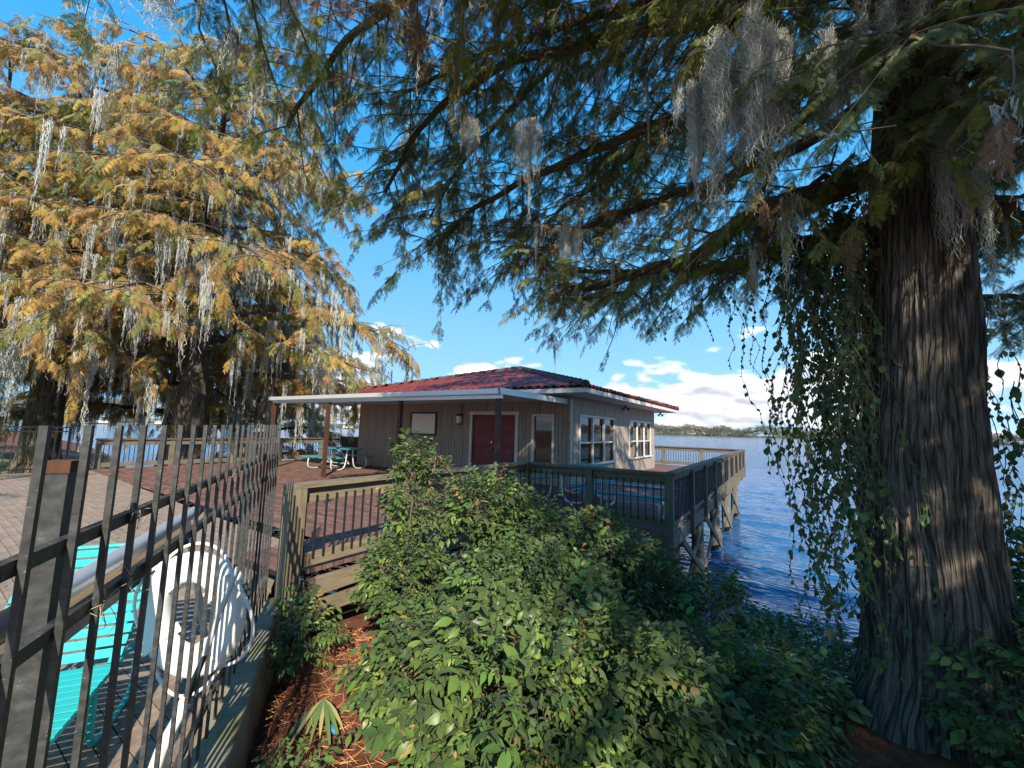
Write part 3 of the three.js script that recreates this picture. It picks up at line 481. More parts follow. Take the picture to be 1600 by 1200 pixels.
{
  // flat aluminium porch roof on brown posts
  const p = thing('porch_cover', 'flat aluminium porch cover on brown posts in front of the house doors', 'porch');
  const x0 = -15.1, x1 = -5.2, z0 = -10.86, z1 = -7.4;
  for (let i = 0; i < 33; i++) { const a = lerp(x0, x1, i / 33), b = lerp(x0, x1, (i + 1) / 33); part('roof_pan', bx(b - a - 0.012, 0.03, z1 - z0 - 0.1, (a + b) / 2, 2.455 + (i % 2) * 0.004, (z0 + z1) / 2), M.aluminium, p); }
  part('gutter', mergeGeometries([bx(x1 - x0, 0.11, 0.012, (x0 + x1) / 2, 2.44, z1 + 0.05), bx(x1 - x0, 0.012, 0.09, (x0 + x1) / 2, 2.38, z1)]), M.aluminium, p);
  part('side_trim', bx(0.03, 0.14, z1 - z0, x1 + 0.018, 2.445, (z0 + z1) / 2), M.aluminium, p); part('side_trim', bx(0.03, 0.14, z1 - z0, x0 - 0.018, 2.445, (z0 + z1) / 2), M.aluminium, p);
  part('header_beam', bx(x1 - x0, 0.09, 0.05, (x0 + x1) / 2, 2.325, z1 - 0.12), M.aluminium, p);
  for (const x of [-15, -11.75, -8.5, -5.3]) { part('post', bx(0.1, 2.28, 0.1, x, 1.14, z1 - 0.12), M.postBrown, p); }
}
{
  const b = thing('notice_board', 'white notice board with black frame on the house front wall', 'notice board', [-11.0, 1.72, HZ1 + 0.02]);
  part('board', bx(1.2, 0.72, 0.02), M.white, b); part('board_frame', mergeGeometries([bx(1.32, 0.06, 0.05, 0, 0.39, 0.005), bx(1.32, 0.06, 0.05, 0, -0.39, 0.005), bx(0.06, 0.72, 0.05, -0.63, 0, 0.005), bx(0.06, 0.72, 0.05, 0.63, 0, 0.005)]), M.black, b);
}
// ---------------------------------------------------------------- picnic tables, bin, loungers
function picnicTable(label, pos, turn) {
  const t = thing('picnic_table', label, 'picnic table', pos, turn, 'turquoise picnic tables on the deck');
  for (let i = 0; i < 4; i++) part('top_plank', bx(1.85, 0.035, 0.17, 0, 0.745, -0.27 + i * 0.18), M.tealTop, t);
  for (const s of [-1, 1]) for (const o of [0, 1]) part('bench_plank', bx(1.85, 0.035, 0.13, 0, 0.44, s * (0.62 + o * 0.14)), M.tealTop, t);
  for (const x of [-0.62, 0.62]) {
    const c = []; for (const s of [-1, 1]) { c.push(tube([V(x, 0.72, s * 0.12), V(x, 0.6, s * 0.13), V(x, 0.14, s * 0.2), V(x, 0.035, s * 0.32), V(x, 0.035, s * 0.6), V(x, 0.08, s * 0.74), V(x, 0.3, s * 0.76), V(x, 0.42, s * 0.7)], 0.024, 0.024, 34, 9)); }
    c.push(tube([V(x, 0.715, -0.33), V(x, 0.715, 0), V(x, 0.715, 0.33)], 0.02, 0.02, 4, 8)); part('tube_frame', mergeGeometries(c), M.galv, t);
  }
  for (const s of [-1, 1]) part('brace', tube([V(s * 0.6, 0.2, 0), V(s * 0.35, 0.45, 0), V(s * 0.1, 0.71, 0)], 0.014, 0.014, 4, 7), M.galv, t);
  part('stretcher', tube([V(-0.62, 0.2, 0), V(0, 0.2, 0), V(0.62, 0.2, 0)], 0.016, 0.016, 4, 7), M.galv, t);
}
M.tealTop = std([0.03, 0.27, 0.31], 0.5);
picnicTable('turquoise picnic table under the porch cover near the dark bin', [-13.7, 0, -9.3], 0.08);
picnicTable('turquoise picnic table behind the greenish railing next to the corner post', [-2.55, 0, -8.5], 0.06);
picnicTable('turquoise picnic table between the house corner and the greenish railing', [-4.25, 0, -9.25], 1.35);
{
  const b = thing('storage_bin', 'dark plastic storage bin with flat lid beside the deck railing', 'bin', [-16.6, 0, -12.1], 0.1);
  const body = new THREE.ExtrudeGeometry(new THREE.Shape([[-0.5, 0], [0.5, 0], [0.54, 0.95], [-0.54, 0.95]].map((q) => new THREE.Vector2(...q))), { depth: 0.6, bevelEnabled: true, bevelSize: 0.02, bevelThickness: 0.02 }).translate(0, 0.02, -0.3);
  part('bin_body', body, std([0.02, 0.026, 0.03], 0.5), b); part('lid', bx(1.2, 0.06, 0.74, 0, 1.02, 0), std([0.022, 0.03, 0.034], 0.45), b);
}
function lounger(label, pos, turn, back) {
  const t = thing('pool_lounger', label, 'lounger', pos, turn, 'turquoise pool loungers inside the fence');
  const W = 0.31, seat = 0.34;   // x runs from foot (-) to head (+)
  const hinge = 0.28, bl = 0.78, ca = Math.cos(back), sa = Math.sin(back);
  for (const s of [-1, 1]) {
    part('side_rail', tube([V(-1.0, seat, s * W), V(-0.3, seat, s * W), V(hinge + 0.35, seat, s * W)], 0.017, 0.017, 6, 8), M.teal, t);
    part('back_rail', tube([V(hinge, seat + 0.01, s * (W - 0.03)), V(hinge + bl * ca * 0.5, seat + bl * sa * 0.5, s * (W - 0.03)), V(hinge + bl * ca, seat + bl * sa, s * (W - 0.03))], 0.015, 0.015, 6, 8), M.teal, t);
    part('leg', tube([V(-0.85, seat, s * W), V(-0.83, 0.05, s * W), V(-0.74, 0.018, s * W), V(-0.2, 0.018, s * W), V(-0.1, 0.05, s * W), V(-0.06, seat, s * W)], 0.016, 0.016, 26, 8), M.teal, t);
    part('leg', tube([V(0.02, seat, s * W), V(0.06, 0.05, s * W), V(0.15, 0.018, s * W), V(0.5, 0.018, s * W), V(0.58, 0.05, s * W), V(0.62, seat, s * W)], 0.016, 0.016, 26, 8), M.teal, t);
    part('prop', tube([V(hinge + bl * ca * 0.6, seat + bl * sa * 0.6, s * (W - 0.05)), V(hinge + 0.32, seat + 0.18, s * (W - 0.05)), V(hinge + 0.34, seat, s * (W - 0.05))], 0.012, 0.012, 5, 7), M.teal, t);
  }
  part('end_tube', tube([V(-1, seat, -W), V(-1.02, seat, 0), V(-1, seat, W)], 0.017, 0.017, 5, 8), M.teal, t); part('end_tube', tube([V(hinge + bl * ca, seat + bl * sa, -W + 0.03), V(hinge + bl * ca, seat + bl * sa, 0), V(hinge + bl * ca, seat + bl * sa, W - 0.03)], 0.015, 0.015, 5, 8), M.teal, t);
  const sg = bx(0.05, 0.006, W * 2 + 0.03);
  for (let i = 0; i < 19; i++) { const m = part('strap', sg, M.teal, t); m.position.set(-0.95 + i * 0.065, seat + 0.019, 0); }
  for (let i = 0; i < 11; i++) { const m = part('strap', sg, M.teal, t), q = 0.06 + i * 0.066; m.position.set(hinge + q * ca - 0.018 * sa, seat + q * sa + 0.018 * ca, 0); m.rotation.z = back; }
}
const py = (x, z) => paveY(x, z) - 0.002;
const fAng = Math.atan2(-FD.z, FD.x), inFence = (u, o) => F0.clone().addScaledVector(FD, u).addScaledVector(FIN, o);
for (const [u, o, dA, back, label] of [[1.95, 0.85, 0.04, 0.8, 'turquoise strap lounger with raised back behind the life ring'], [1.2, 1.78, -0.05, 0.3, 'turquoise strap lounger behind the one with raised back, its own back lowered']]) { const p = inFence(u, o); lounger(label, [p.x, py(p.x, p.z), p.z], fAng + dA, back); }
lounger('turquoise strap lounger standing alone far across the patio paving', [-11.5, py(-11.5, 3.2), 3.2], 0.6, 0.9);
{
  // cover reel tube along the inside of the fence
  const t = thing('cover_reel', 'long grey pool cover reel tube lying along the inside of the fence', 'reel');
  const a = V(-1.75, 0.86, 0.08), d = FD.clone(), at = (u, dy = 0, o = 0) => a.clone().addScaledVector(d, u).addScaledVector(FIN, o).add(V(0, dy, 0));
  part('tube', tube([at(0), at(1.4), at(2.75)], 0.045, 0.045, 4, 20), std([0.5, 0.53, 0.56], 0.35, { metalness: 0.3 }), t);
  part('sleeve', tube([at(0.55), at(0.6), at(0.95)], 0.051, 0.051, 3, 20), M.black, t); part('end_cap', tube([at(2.74), at(2.78), at(2.82)], 0.05, 0.042, 3, 20), M.black, t);
  part('batten', bar(at(-0.2, -0.13, 0.04), at(2.7, -0.13, 0.04), 0.09, 0.03), std([0.5, 0.38, 0.24], 0.8, { map: woodMap }), t); part('batten', bar(at(-0.2, -0.2, 0), at(2.7, -0.2, 0), 0.03, 0.06), M.black, t);
  for (const u of [0.1, 2.6]) for (const s of [-1, 1]) part('leg', bar(at(u, -0.05, 0), at(u + 0.0, -1.04, s * 0.22), 0.035, 0.035), M.galv, t);
}
{
  // life ring threaded in the fence
  const c = V(-2.875, 0.5, -1.09), t = thing('life_ring', 'white life ring with grab rope hung at the picket fence', 'life ring', [c.x, c.y, c.z]);
  t.rotation.y = 0.39;
  t.scale.setScalar(0.88); const prof = []; for (let i = 0; i <= 20; i++) { const a = i / 20 * Math.PI * 2; prof.push(new THREE.Vector2(0.29 + 0.095 * Math.sign(Math.cos(a)) * Math.pow(Math.abs(Math.cos(a)), 0.6), 0.052 * Math.sign(Math.sin(a)) * Math.pow(Math.abs(Math.sin(a)), 0.6))); }
  part('ring_body', new THREE.LatheGeometry(prof, 56).rotateX(Math.PI / 2), std([0.74, 0.75, 0.73], 0.5, { bumpMap: concMap, bumpScale: 0.002 }), t);
  for (let k = 0; k < 4; k++) { const a = 0.7 + k * Math.PI / 2; const g = new THREE.BoxGeometry(0.2, 0.07, 0.112); const m = part('strap_band', g, M.white, t); m.position.set(Math.cos(a) * 0.29, Math.sin(a) * 0.29, 0); m.rotation.z = a; }
  const pts = []; for (let i = 0; i <= 64; i++) { const a = 0.7 + i / 64 * Math.PI * 2, q = Math.abs(Math.sin((a - 0.7) * 2)), r = 0.39 + 0.075 * q; pts.push(V(Math.cos(a) * r, Math.sin(a) * r - 0.03 * q, 0.02 * Math.sin(a * 3))); }
  part('grab_rope', tube(pts, 0.0105, 0.0105, 200, 8), M.white, t);
}
{
  const p = thing('rescue_pole', 'white rescue pole end with red tips standing behind the pickets', 'pole', [-2.5, -0.19, -0.88]);
  part('float', tube([V(0, 0.14, 0), V(0.01, 0.3, -0.03), V(0.0, 0.44, -0.08)], 0.03, 0.022, 6, 12), M.white, p); part('red_tip', tube([V(0, 0.0, 0.0), V(0, 0.07, 0), V(0, 0.139, 0)], 0.024, 0.031, 5, 12), std([0.55, 0.02, 0.04], 0.45), p, 'red tip');
  part('float', tube([V(0.09, 0.14, 0.06), V(0.09, 0.3, 0.03), V(0.06, 0.44, -0.06)], 0.03, 0.022, 6, 12), M.white, p); part('red_tip', tube([V(0.09, 0.0, 0.06), V(0.09, 0.07, 0.06), V(0.09, 0.139, 0.06)], 0.024, 0.031, 5, 12), std([0.55, 0.02, 0.04], 0.45), p, 'red tip');
  part('hook_loop', tube([V(0, 0.44, -0.08), V(0.05, 0.62, -0.12), V(0.06, 0.44, -0.06)], 0.012, 0.012, 14, 8), M.black, p); part('pole', tube([V(0.04, 0.58, -0.11), V(0.05, 0.9, -0.2), V(0.05, 1.02, -0.24)], 0.014, 0.014, 4, 8), M.galv, p);
}
{
  // thin iron fence and lawn at the patio's far side
  const f = thing('iron_fence', 'thin black iron fence between the patio and the lawn', 'fence'), bg = bx(0.018, 1.25, 0.018);
  for (let i = 0; i < 36; i++) { const m = part('picket', bg, M.black, f); m.position.set(-17.1 - i * 0.004, 0.68, -2.95 + i * 0.125); }
  for (const y of [0.16, 1.18, 1.3]) part('rail', bar(V(-17.1, y, -3.0), V(-17.25, y, 1.5), 0.02, 0.03), M.black, f); for (const z of [-2.98, -0.9, 1.2]) part('post', bx(0.06, 1.5, 0.06, -17.15, 0.75, z), M.black, f);
}

// ---------------------------------------------------------------- the great cypress beside the lake
const up1 = V(0, 1, 0);
function bigTree() {
  const t = thing('cypress_tree', 'massive old cypress with ridged dark trunk and overhanging limbs beside the shrubs', 'tree');
  part('trunk', trunkGeo([[1.0, -1.5, -4.95, 0.74], [1.0, -0.75, -4.95, 0.57], [1.0, -0.2, -4.93, 0.46], [0.99, 1, -4.92, 0.42], [1.04, 2.4, -4.92, 0.36], [1.1, 3.6, -4.9, 0.33], [1.14, 5, -4.85, 0.29], [1.2, 8, -4.6, 0.22], [1.3, 12, -4.4, 0.12], [1.3, 15, -4.3, 0.03]], 3, 150, 240, 0.075, 0.5), M.bark, t);
  const limbs = [
    [[[0.97, 4.15, -4.82], [0.47, 3.93, -4.58], [-0.09, 3.86, -4.7], [-0.81, 3.68, -4.97], [-1.43, 3.59, -5.06], [-2.06, 3.6, -5.13], [-2.69, 3.75, -5.21]], 0.13, 1],
    [[[-1.43, 3.59, -5.06], [-1.57, 3.42, -5.12], [-2.07, 3.42, -5.16], [-2.61, 3.5, -5.28]], 0.06, 1.2],
    [[[0.96, 3.71, -4.93], [0.51, 3.68, -5.12], [-0.06, 3.7, -5.47], [-0.79, 3.81, -5.81], [-1.9, 4.05, -6.03], [-3.22, 4.35, -5.99]], 0.11, 1],
    [[[1.12, 5.19, -4.84], [0.54, 5.11, -4.71], [-0.28, 5.16, -4.65], [-1.31, 5.26, -4.67], [-2.63, 5.16, -4.66], [-3.85, 4.95, -4.65], [-4.65, 4.6, -4.69]], 0.10, 1.25],
    [[[1.15, 6.01, -4.75], [0.56, 5.87, -4.5], [-0.23, 5.91, -4.34], [-1.47, 5.99, -3.99], [-2.97, 6.04, -3.72], [-4.18, 5.75, -3.7], [-4.92, 5.15, -3.83]], 0.10, 1.25],
    [[[1.2, 7.43, -4.6], [0.33, 6.9, -3.97], [-0.67, 6.48, -3.49], [-1.82, 6.26, -3.13], [-3.19, 6.26, -2.71], [-4.42, 6.05, -2.53], [-5.3, 5.46, -2.5]], 0.10, 1.2],
    [[[1.24, 8.61, -4.47], [0.13, 7.55, -3.27], [-1.07, 6.69, -2.23], [-2.08, 6.01, -1.66], [-3.16, 5.48, -1.26], [-4.08, 5.17, -1.06]], 0.09, 0.9],
    [[[1.2, 4.18, -4.9], [1.67, 4.32, -5.44], [2.46, 4.65, -6.4], [3.92, 5.47, -8.09]], 0.09, 1],
    [[[1.19, 3.89, -4.94], [1.7, 3.82, -5.53], [2.49, 3.92, -6.63], [3.86, 4.07, -8.24]], 0.09, 1],
    [[[1.15, 4.6, -4.8], [0.8, 4.9, -4.1], [0.3, 5.0, -3.2], [-0.3, 4.9, -2.6]], 0.08, 0.8],
    [[[1.2, 4.7, -4.8], [1.5, 5.0, -4.0], [1.8, 5.1, -3.2], [2.1, 5.0, -2.2]], 0.08, 1],
  ];
  const r = rngOf(101);
  for (const p of [[[1.2, 6.6, -4.6], [-0.5, 6.6, -4.4], [-2.2, 6.5, -4.4], [-3.8, 6.0, -4.6], [-5.0, 5.2, -4.8]], [[1.15, 5.6, -4.8], [-0.3, 5.7, -5.2], [-1.8, 5.6, -5.6], [-3.2, 5.3, -6], [-4.2, 4.95, -6.2]], [[1.2, 7.0, -4.6], [0.2, 6.6, -3.2], [-0.8, 6.0, -2.4], [-1.8, 5.5, -2.0]], [[1.1, 4.9, -4.8], [-0.2, 4.7, -5.2], [-1.4, 4.75, -5.4], [-2.6, 4.7, -5.6], [-3.4, 4.5, -5.7]]]) limbs.push([p, 0.07, 1.2]);
  for (const p of [[[0.9, 4.5, -4.5], [0.6, 4.4, -4.0], [0.2, 4.1, -3.7], [-0.1, 3.8, -3.5]], [[1.0, 4.1, -4.55], [1.0, 4.1, -4.2], [0.95, 3.9, -3.9], [0.9, 3.55, -3.75]], [[1.2, 4.1, -4.55], [1.35, 4.1, -4.25], [1.5, 3.9, -4.0], [1.6, 3.6, -3.9]], [[1.1, 4.4, -4.7], [1.0, 4.5, -4.1], [0.85, 4.3, -3.5], [0.7, 3.9, -3.0]], [[1.15, 4.3, -4.7], [1.35, 4.4, -4.2], [1.5, 4.2, -3.7], [1.6, 3.9, -3.3]], [[1.1, 5.2, -4.7], [1.1, 5.2, -4.1], [1.15, 5, -3.4], [1.2, 4.6, -2.8]], [[1.1, 3.7, -4.8], [0.75, 3.9, -4.5], [0.4, 3.8, -4.2], [0.05, 3.5, -4.0]], [[1.2, 4.0, -4.8], [1.6, 4.3, -4.6], [2.1, 4.4, -4.4], [2.6, 4.3, -4.2]]]) limbs.push([p, 0.05, 1.2]);
  for (let i = 0; i < 26; i++) { const y = 5.5 + 8.5 * i / 26, a = i * 2.399 + 0.5, L = 4.6 * (1 - (y - 5) / 13) + 1.2; limbs.push([[[1.2, y, -4.6], [1.2 + Math.cos(a) * L * 0.35, y + 0.35, -4.6 + Math.sin(a) * L * 0.35], [1.2 + Math.cos(a) * L * 0.75, y + 0.4, -4.6 + Math.sin(a) * L * 0.75], [1.2 + Math.cos(a) * L, y + 0.1, -4.6 + Math.sin(a) * L]], 0.07, 0.85]); }
  const acc = { m: [], c: [], moss: [], twigs: [] };
  for (const [pts, rad, dens] of limbs) {
    const P = pts.map((p) => V(...p)), c = new THREE.CatmullRomCurve3(P), L = c.getLength();
    part('limb', tube(c.getPoints(24).map((p, i) => p.add(V(0.07 * N3(i * 0.4, rad * 90 + pts[0][1]), 0.09 * N3(i * 0.37, 3 + pts[0][1] * 5), 0.07 * N3(i * 0.43, 9 + pts[0][1])))), rad, rad * 0.25, 40, 12), M.limb, t);
    dressLimb(c, L, { subStep: 0.125 / dens, subMin: 0.2, subMax: 1.05, droop: 0.28, spread: 1.3, twigR: 0.012, sprayStep: 0.12, spray: 0.21, hang: 0.5, density: 0.72, from: 0.14, moss: 0.03, mossLen: 0.9, color: greenish }, r, acc);
  }
  finishTree(t, acc, G.sprayNear, M.moss);
}
bigTree();
{
  const t = thing('cypress_tree', 'dark bumpy cypress trunk standing behind the massive cypress', 'tree');
  part('trunk', trunkGeo([[2.85, -1.8, -7.9, 0.55], [2.85, -0.6, -7.85, 0.42], [2.95, 1, -7.8, 0.33], [3.5, 4, -7.8, 0.22], [4.2, 9, -7.8, 0.06]], 8, 60, 90, 0.09, 0.4), M.bark, t);
  const acc = { m: [], c: [], moss: [], twigs: [] }, r = rngOf(77);
  for (let i = 0; i < 16; i++) { const y = 2.6 + i * 0.4, a = i * 2.4, L = 2.4 - i * 0.06, bx0 = 2.75 + (y - 0.5) * 0.16, c = new THREE.CatmullRomCurve3([V(bx0, y, -7.8), V(bx0 + Math.cos(a) * L * 0.5, y + 0.3, -7.8 + Math.sin(a) * L * 0.5), V(bx0 + Math.cos(a) * L, y, -7.8 + Math.sin(a) * L)]); part('limb', tube(c.getPoints(8), 0.05, 0.012, 12, 8), M.limb, t); dressLimb(c, L, { subStep: 0.3, subMin: 0.25, subMax: 0.9, droop: 0.35, spread: 1, twigR: 0.01, sprayStep: 0.2, spray: 0.3, hang: 0.5, density: 0.7, from: 0.2, moss: 0.05, mossLen: 0.8, color: greenish }, r, acc); }
  finishTree(t, acc, G.sprayNear.slice(0, 2), M.moss);
}
// ---------------------------------------------------------------- golden cypresses across the patio, and the shade trees behind the photographer
function cypress(label, x, z, H, R, o) {
  const t = thing('cypress_tree', label, 'tree'), y0 = groundY(x, z) - 0.3, lean = o.lean ?? [0, 0], r = rngOf(o.seed);
  part('trunk', trunkGeo([[x, y0, z, o.tr * 1.9], [x, y0 + 0.9, z, o.tr * 1.25], [x + lean[0] * 0.15, y0 + H * 0.18, z + lean[1] * 0.15, o.tr], [x + lean[0] * 0.5, y0 + H * 0.5, z + lean[1] * 0.5, o.tr * 0.62], [x + lean[0], y0 + H, z + lean[1], 0.04]], o.seed, 56, 90, 0.07, 0.5), M.bark, t);
  const acc = { m: [], c: [], moss: [], twigs: [] };
  for (let i = 0; i < o.limbs; i++) {
    const q = (i + 0.5) / o.limbs, y = y0 + H * lerp(o.low, 0.97, q), a = i * 2.399 + o.seed + (r() - 0.5) * 0.5, L = R * (Math.pow(1 - q, 0.6) * 0.85 + 0.15) * (0.75 + 0.4 * r()), k = (y - y0) / H, bxp = x + lean[0] * k, bz = z + lean[1] * k, rise = lerp(0.05, 0.4, q) + (r() - 0.5) * 0.12, ca = Math.cos(a), sa = Math.sin(a);
    const c = new THREE.CatmullRomCurve3([V(bxp, y, bz), V(bxp + ca * L * 0.3, y + L * rise * 0.45, bz + sa * L * 0.3), V(bxp + ca * L * 0.65, y + L * rise * 0.6, bz + sa * L * 0.65), V(bxp + ca * L, y + L * (rise * 0.4 - 0.12), bz + sa * L)]);
    part('limb', tube(c.getPoints(12), o.tr * 0.3 * (1 - q * 0.6), 0.015, 18, 8), M.bark, t);
    dressLimb(c, L, q < 0.3 && o.lowMoss ? { ...o.dress, moss: 0.17, mossLen: 2.7 } : o.dress, r, acc);
  }
  finishTree(t, acc, o.sprays ?? [...G.sprayNear, G.sprayFar[0]], M.moss);
}
const farDress = { subStep: 0.34, subMin: 0.35, subMax: 2.4, droop: 0.34, spread: 0.8, twigR: 0.026, sprayStep: 0.22, spray: 0.5, hang: 0.9, density: 0.66, from: 0.2, moss: 0.10, mossLen: 2.2, color: gold };
cypress('wide golden autumn cypress hung with moss beside the far deck railing', -20.7, -7.0, 21, 8.6, { seed: 5, tr: 0.55, limbs: 46, low: 0.29, lowMoss: true, dress: farDress });
cypress('golden cypress rising from the lawn behind the iron fence', -25.3, -3.6, 20, 7.5, { seed: 9, tr: 0.5, limbs: 38, low: 0.27, lowMoss: true, dress: farDress });
cypress('golden cypress standing in the lake behind the widest one, thick moss', -27.5, -8.6, 19, 7, { seed: 14, tr: 0.48, limbs: 30, low: 0.22, lowMoss: true, dress: { ...farDress, moss: 0.12 } });
cypress('slender moss draped cypress growing at the water past the deck', -25, -12.5, 15, 4.5, { seed: 21, tr: 0.34, limbs: 24, low: 0.22, lowMoss: true, dress: { ...farDress, moss: 0.14, mossLen: 2.4 } });
cypress('outermost golden cypress at the lawn edge with low moss', -31, -1.6, 20, 8, { seed: 27, tr: 0.5, limbs: 30, low: 0.2, lowMoss: true, dress: { ...farDress, moss: 0.12 } });
const shadeDress = { spread: 0.8, subStep: 0.42, subMin: 0.3, subMax: 2.0, droop: 0.25, twigR: 0.02, sprayStep: 0.3, spray: 0.62, hang: 0.6, density: 0.72, from: 0.12, moss: 0.03, mossLen: 1.0, color: greenish };
cypress('dense green cypress uphill of the massive cypress on the open bank', 7.3, -0.9, 14, 4.6, { seed: 33, tr: 0.35, limbs: 36, low: 0.2, dress: { ...shadeDress, density: 0.74 } });
cypress('slim green cypress standing next to the dense one on the bank', 7.75, 3.9, 12, 2.0, { seed: 35, tr: 0.2, limbs: 24, low: 0.3, dress: { ...shadeDress, subStep: 0.3, sprayStep: 0.26, subMax: 1.1, density: 0.5 } });
cypress('sparse cypress standing at the patio edge opposite the house', -2.5, 11.5, 15, 3.4, { seed: 38, tr: 0.35, limbs: 9, low: 0.4, dress: { ...shadeDress, density: 0.4 } });

// ---------------------------------------------------------------- hanging Spanish moss close by
{
  const gA = mossGeo(61, 950, 0.013, 0.0014), gB = mossGeo(62, 620, 0.014, 0.0015), gC = mossGeo(63, 420, 0.015, 0.0016);
  const list = [
    [-0.12, 4.55, -3.2, 1.3, 2.1, gA, 'long pale Spanish moss curtain under yellow green cypress sprays'],
    [-0.42, 4.42, -3.25, 1.0, 1.5, gB, 'ragged Spanish moss next to the long pale curtain'],
    [0.42, 4.45, -3.5, 0.8, 1.5, gB, 'pale Spanish moss tuft between the moss curtain and the massive trunk'],
    [-2.24, 5.0, -3.6, 1.1, 0.9, gC, 'thin Spanish moss beard hanging mid canopy over the house roof'],
    [-3.1, 5.4, -3.6, 0.9, 0.8, gC, 'slim Spanish moss strand bundle above the porch cover'],
    [-3.3, 4.75, -0.62, 0.75, 2.0, gB, 'pale Spanish moss wisp over the golden cypresses'],
    [0.75, 4.75, -3.6, 0.7, 1.4, gC, 'short Spanish moss wisp near the massive trunk top'],
    [1.25, 4.1, -4.2, 1.5, 1.3, gC, 'grey Spanish moss against the massive trunk'],
    [-2.2, 4.3, -4.7, 1.0, 1.2, gC, 'Spanish moss tuft hanging above the lower limb fork'],
  ];
  list.forEach(([x, y, z, len, w, g, label], i) => { const m = single('spanish_moss', g, M.moss, label, 'moss', 'Spanish moss hanging from the massive cypress'); m.position.set(x, y, z); m.scale.set(w, len, w); m.rotation.y = i; });
}
// ---------------------------------------------------------------- vines
const vineLeaf = (() => { const out = { pos: [], idx: [], col: [] }; leafInto(out, V(0, 0, 0), V(1, 0, 0), V(0, 1, 0), 1, 0.72, 1, 0.2, 0.3); return geoFrom(out.pos, out.idx, null, out.col); })();
const leafVine = (r) => { const q = r(); return q < 0.6 ? lin(0.045 + 0.02 * r(), 0.10 + 0.03 * r(), 0.022) : q < 0.9 ? lin(0.075, 0.14 + 0.03 * r(), 0.028) : lin(0.16, 0.17, 0.04); };
function strand(acc, p0, len, r, sway = 0.12, size = 0.075, side = V(0, 0, 0)) {
  const pts = []; let p = p0.clone(); const n = Math.max(4, Math.round(len / 0.14));
  for (let i = 0; i <= n; i++) { pts.push(p.clone()); p.add(V((r() - 0.5) * sway, -len / n, (r() - 0.5) * sway)).addScaledVector(side, len / n); }
  acc.stems.push(tube(pts, 0.004, 0.0025, n * 2, 4));
  const c = new THREE.CatmullRomCurve3(pts), k = Math.round(len / 0.045);
  for (let i = 0; i < k; i++) { if (r() < 0.12) continue; const q = c.getPoint((i + r()) / k), d = V(r() - 0.5, -0.5 - r() * 0.7, r() - 0.5); acc.m.push(frame(q, d, V(r() - 0.5, 0.6, r() - 0.5), r() * 3, size * (0.45 + 1.0 * r() * r()))); acc.c.push(leafVine(r)); }
}
function vinePlant(label, strands, seed, group) {
  const t = thing('creeper_vine', label, 'vine', [0, 0, 0], 0, group), r = rngOf(seed), acc = { m: [], c: [], stems: [] };
  strands(acc, r);
  const st = part('stem', mergeGeometries(acc.stems), M.twig, t); st.userData.kind = 'stuff';
  acc.m.forEach((m, i) => { acc.c[i] = acc.c[i] ?? leafVine(r); });
  instanced('leaves', vineLeaf, M.leafGloss, acc.m, acc.c, t);
}
vinePlant('dense curtain of creeper leaves hanging beside the massive trunk', (acc, r) => { for (let i = 0; i < 95; i++) { const q = Math.pow(r(), 0.6), x = lerp(-0.02, 0.66, q), z = -4.5 - r() * 0.5, top = 3.2 + 0.6 * r(), bot = lerp(0.3, -0.75, q) + (r() - 0.5) * 0.7; strand(acc, V(x, top, z), Math.max(0.6, top - bot) * (0.45 + 0.55 * r()), r, 0.13, 0.075); } for (let i = 0; i < 70; i++) { const y = -0.2 + r() * 4.0; strand(acc, V(0.52 + r() * 0.16 + (y < 0.8 ? -0.06 : 0.06), y, -4.75 - r() * 0.3), 0.35 + 0.4 * r(), r, 0.2, 0.085); } for (let i = 0; i < 40; i++) strand(acc, V(-0.1 + r() * 0.75, 3.5 + 0.4 * r(), -4.5 - r() * 0.55), 0.3 + 0.4 * r(), r, 0.25, 0.085); }, 201);
vinePlant('creeper leaves climbing the shaded side of the massive trunk', (acc, r) => { for (let i = 0; i < 60; i++) { const a = 0.5 + r() * 1.7, y = 0.1 + r() * 4.2, rr = 0.42; strand(acc, V(1.02 - Math.cos(a) * rr * 1.0, y, -4.92 + Math.sin(a) * rr * 0.5), 0.9 * (0.5 + r()), r, 0.1, 0.075); } for (let i = 0; i < 14; i++) { const y = 0.2 + r() * 2.6; strand(acc, V(1.5 + r() * 0.15, y, -5.1 - r() * 0.2), 0.9 * (0.5 + r()), r, 0.1, 0.08); } }, 202);
for (const [k, x, y, z, len, label] of [[0, -0.25, 3.45, -5.15, 1.15, 'dangling creeper strand next to the leaf curtain'], [1, -0.76, 3.5, -5.5, 0.75, 'short dangling creeper strand below the lower limb'], [2, -0.5, 3.5, -5.3, 1.9, 'longest dangling creeper strand crossing the lake view'], [3, -1.1, 3.4, -5.4, 0.6, 'creeper tuft below the limb fork']])
  vinePlant(label, (acc, r) => { strand(acc, V(x, y, z), len, r, 0.13, 0.06, V(k === 2 ? 0.25 : 0.05, 0, 0)); strand(acc, V(x + 0.1, y, z), len * 0.6, r, 0.16, 0.055); strand(acc, V(x + 0.17, y, z + 0.1), len * 0.8, r, 0.14, 0.055, V(0.1, 0, 0)); }, 210 + k);

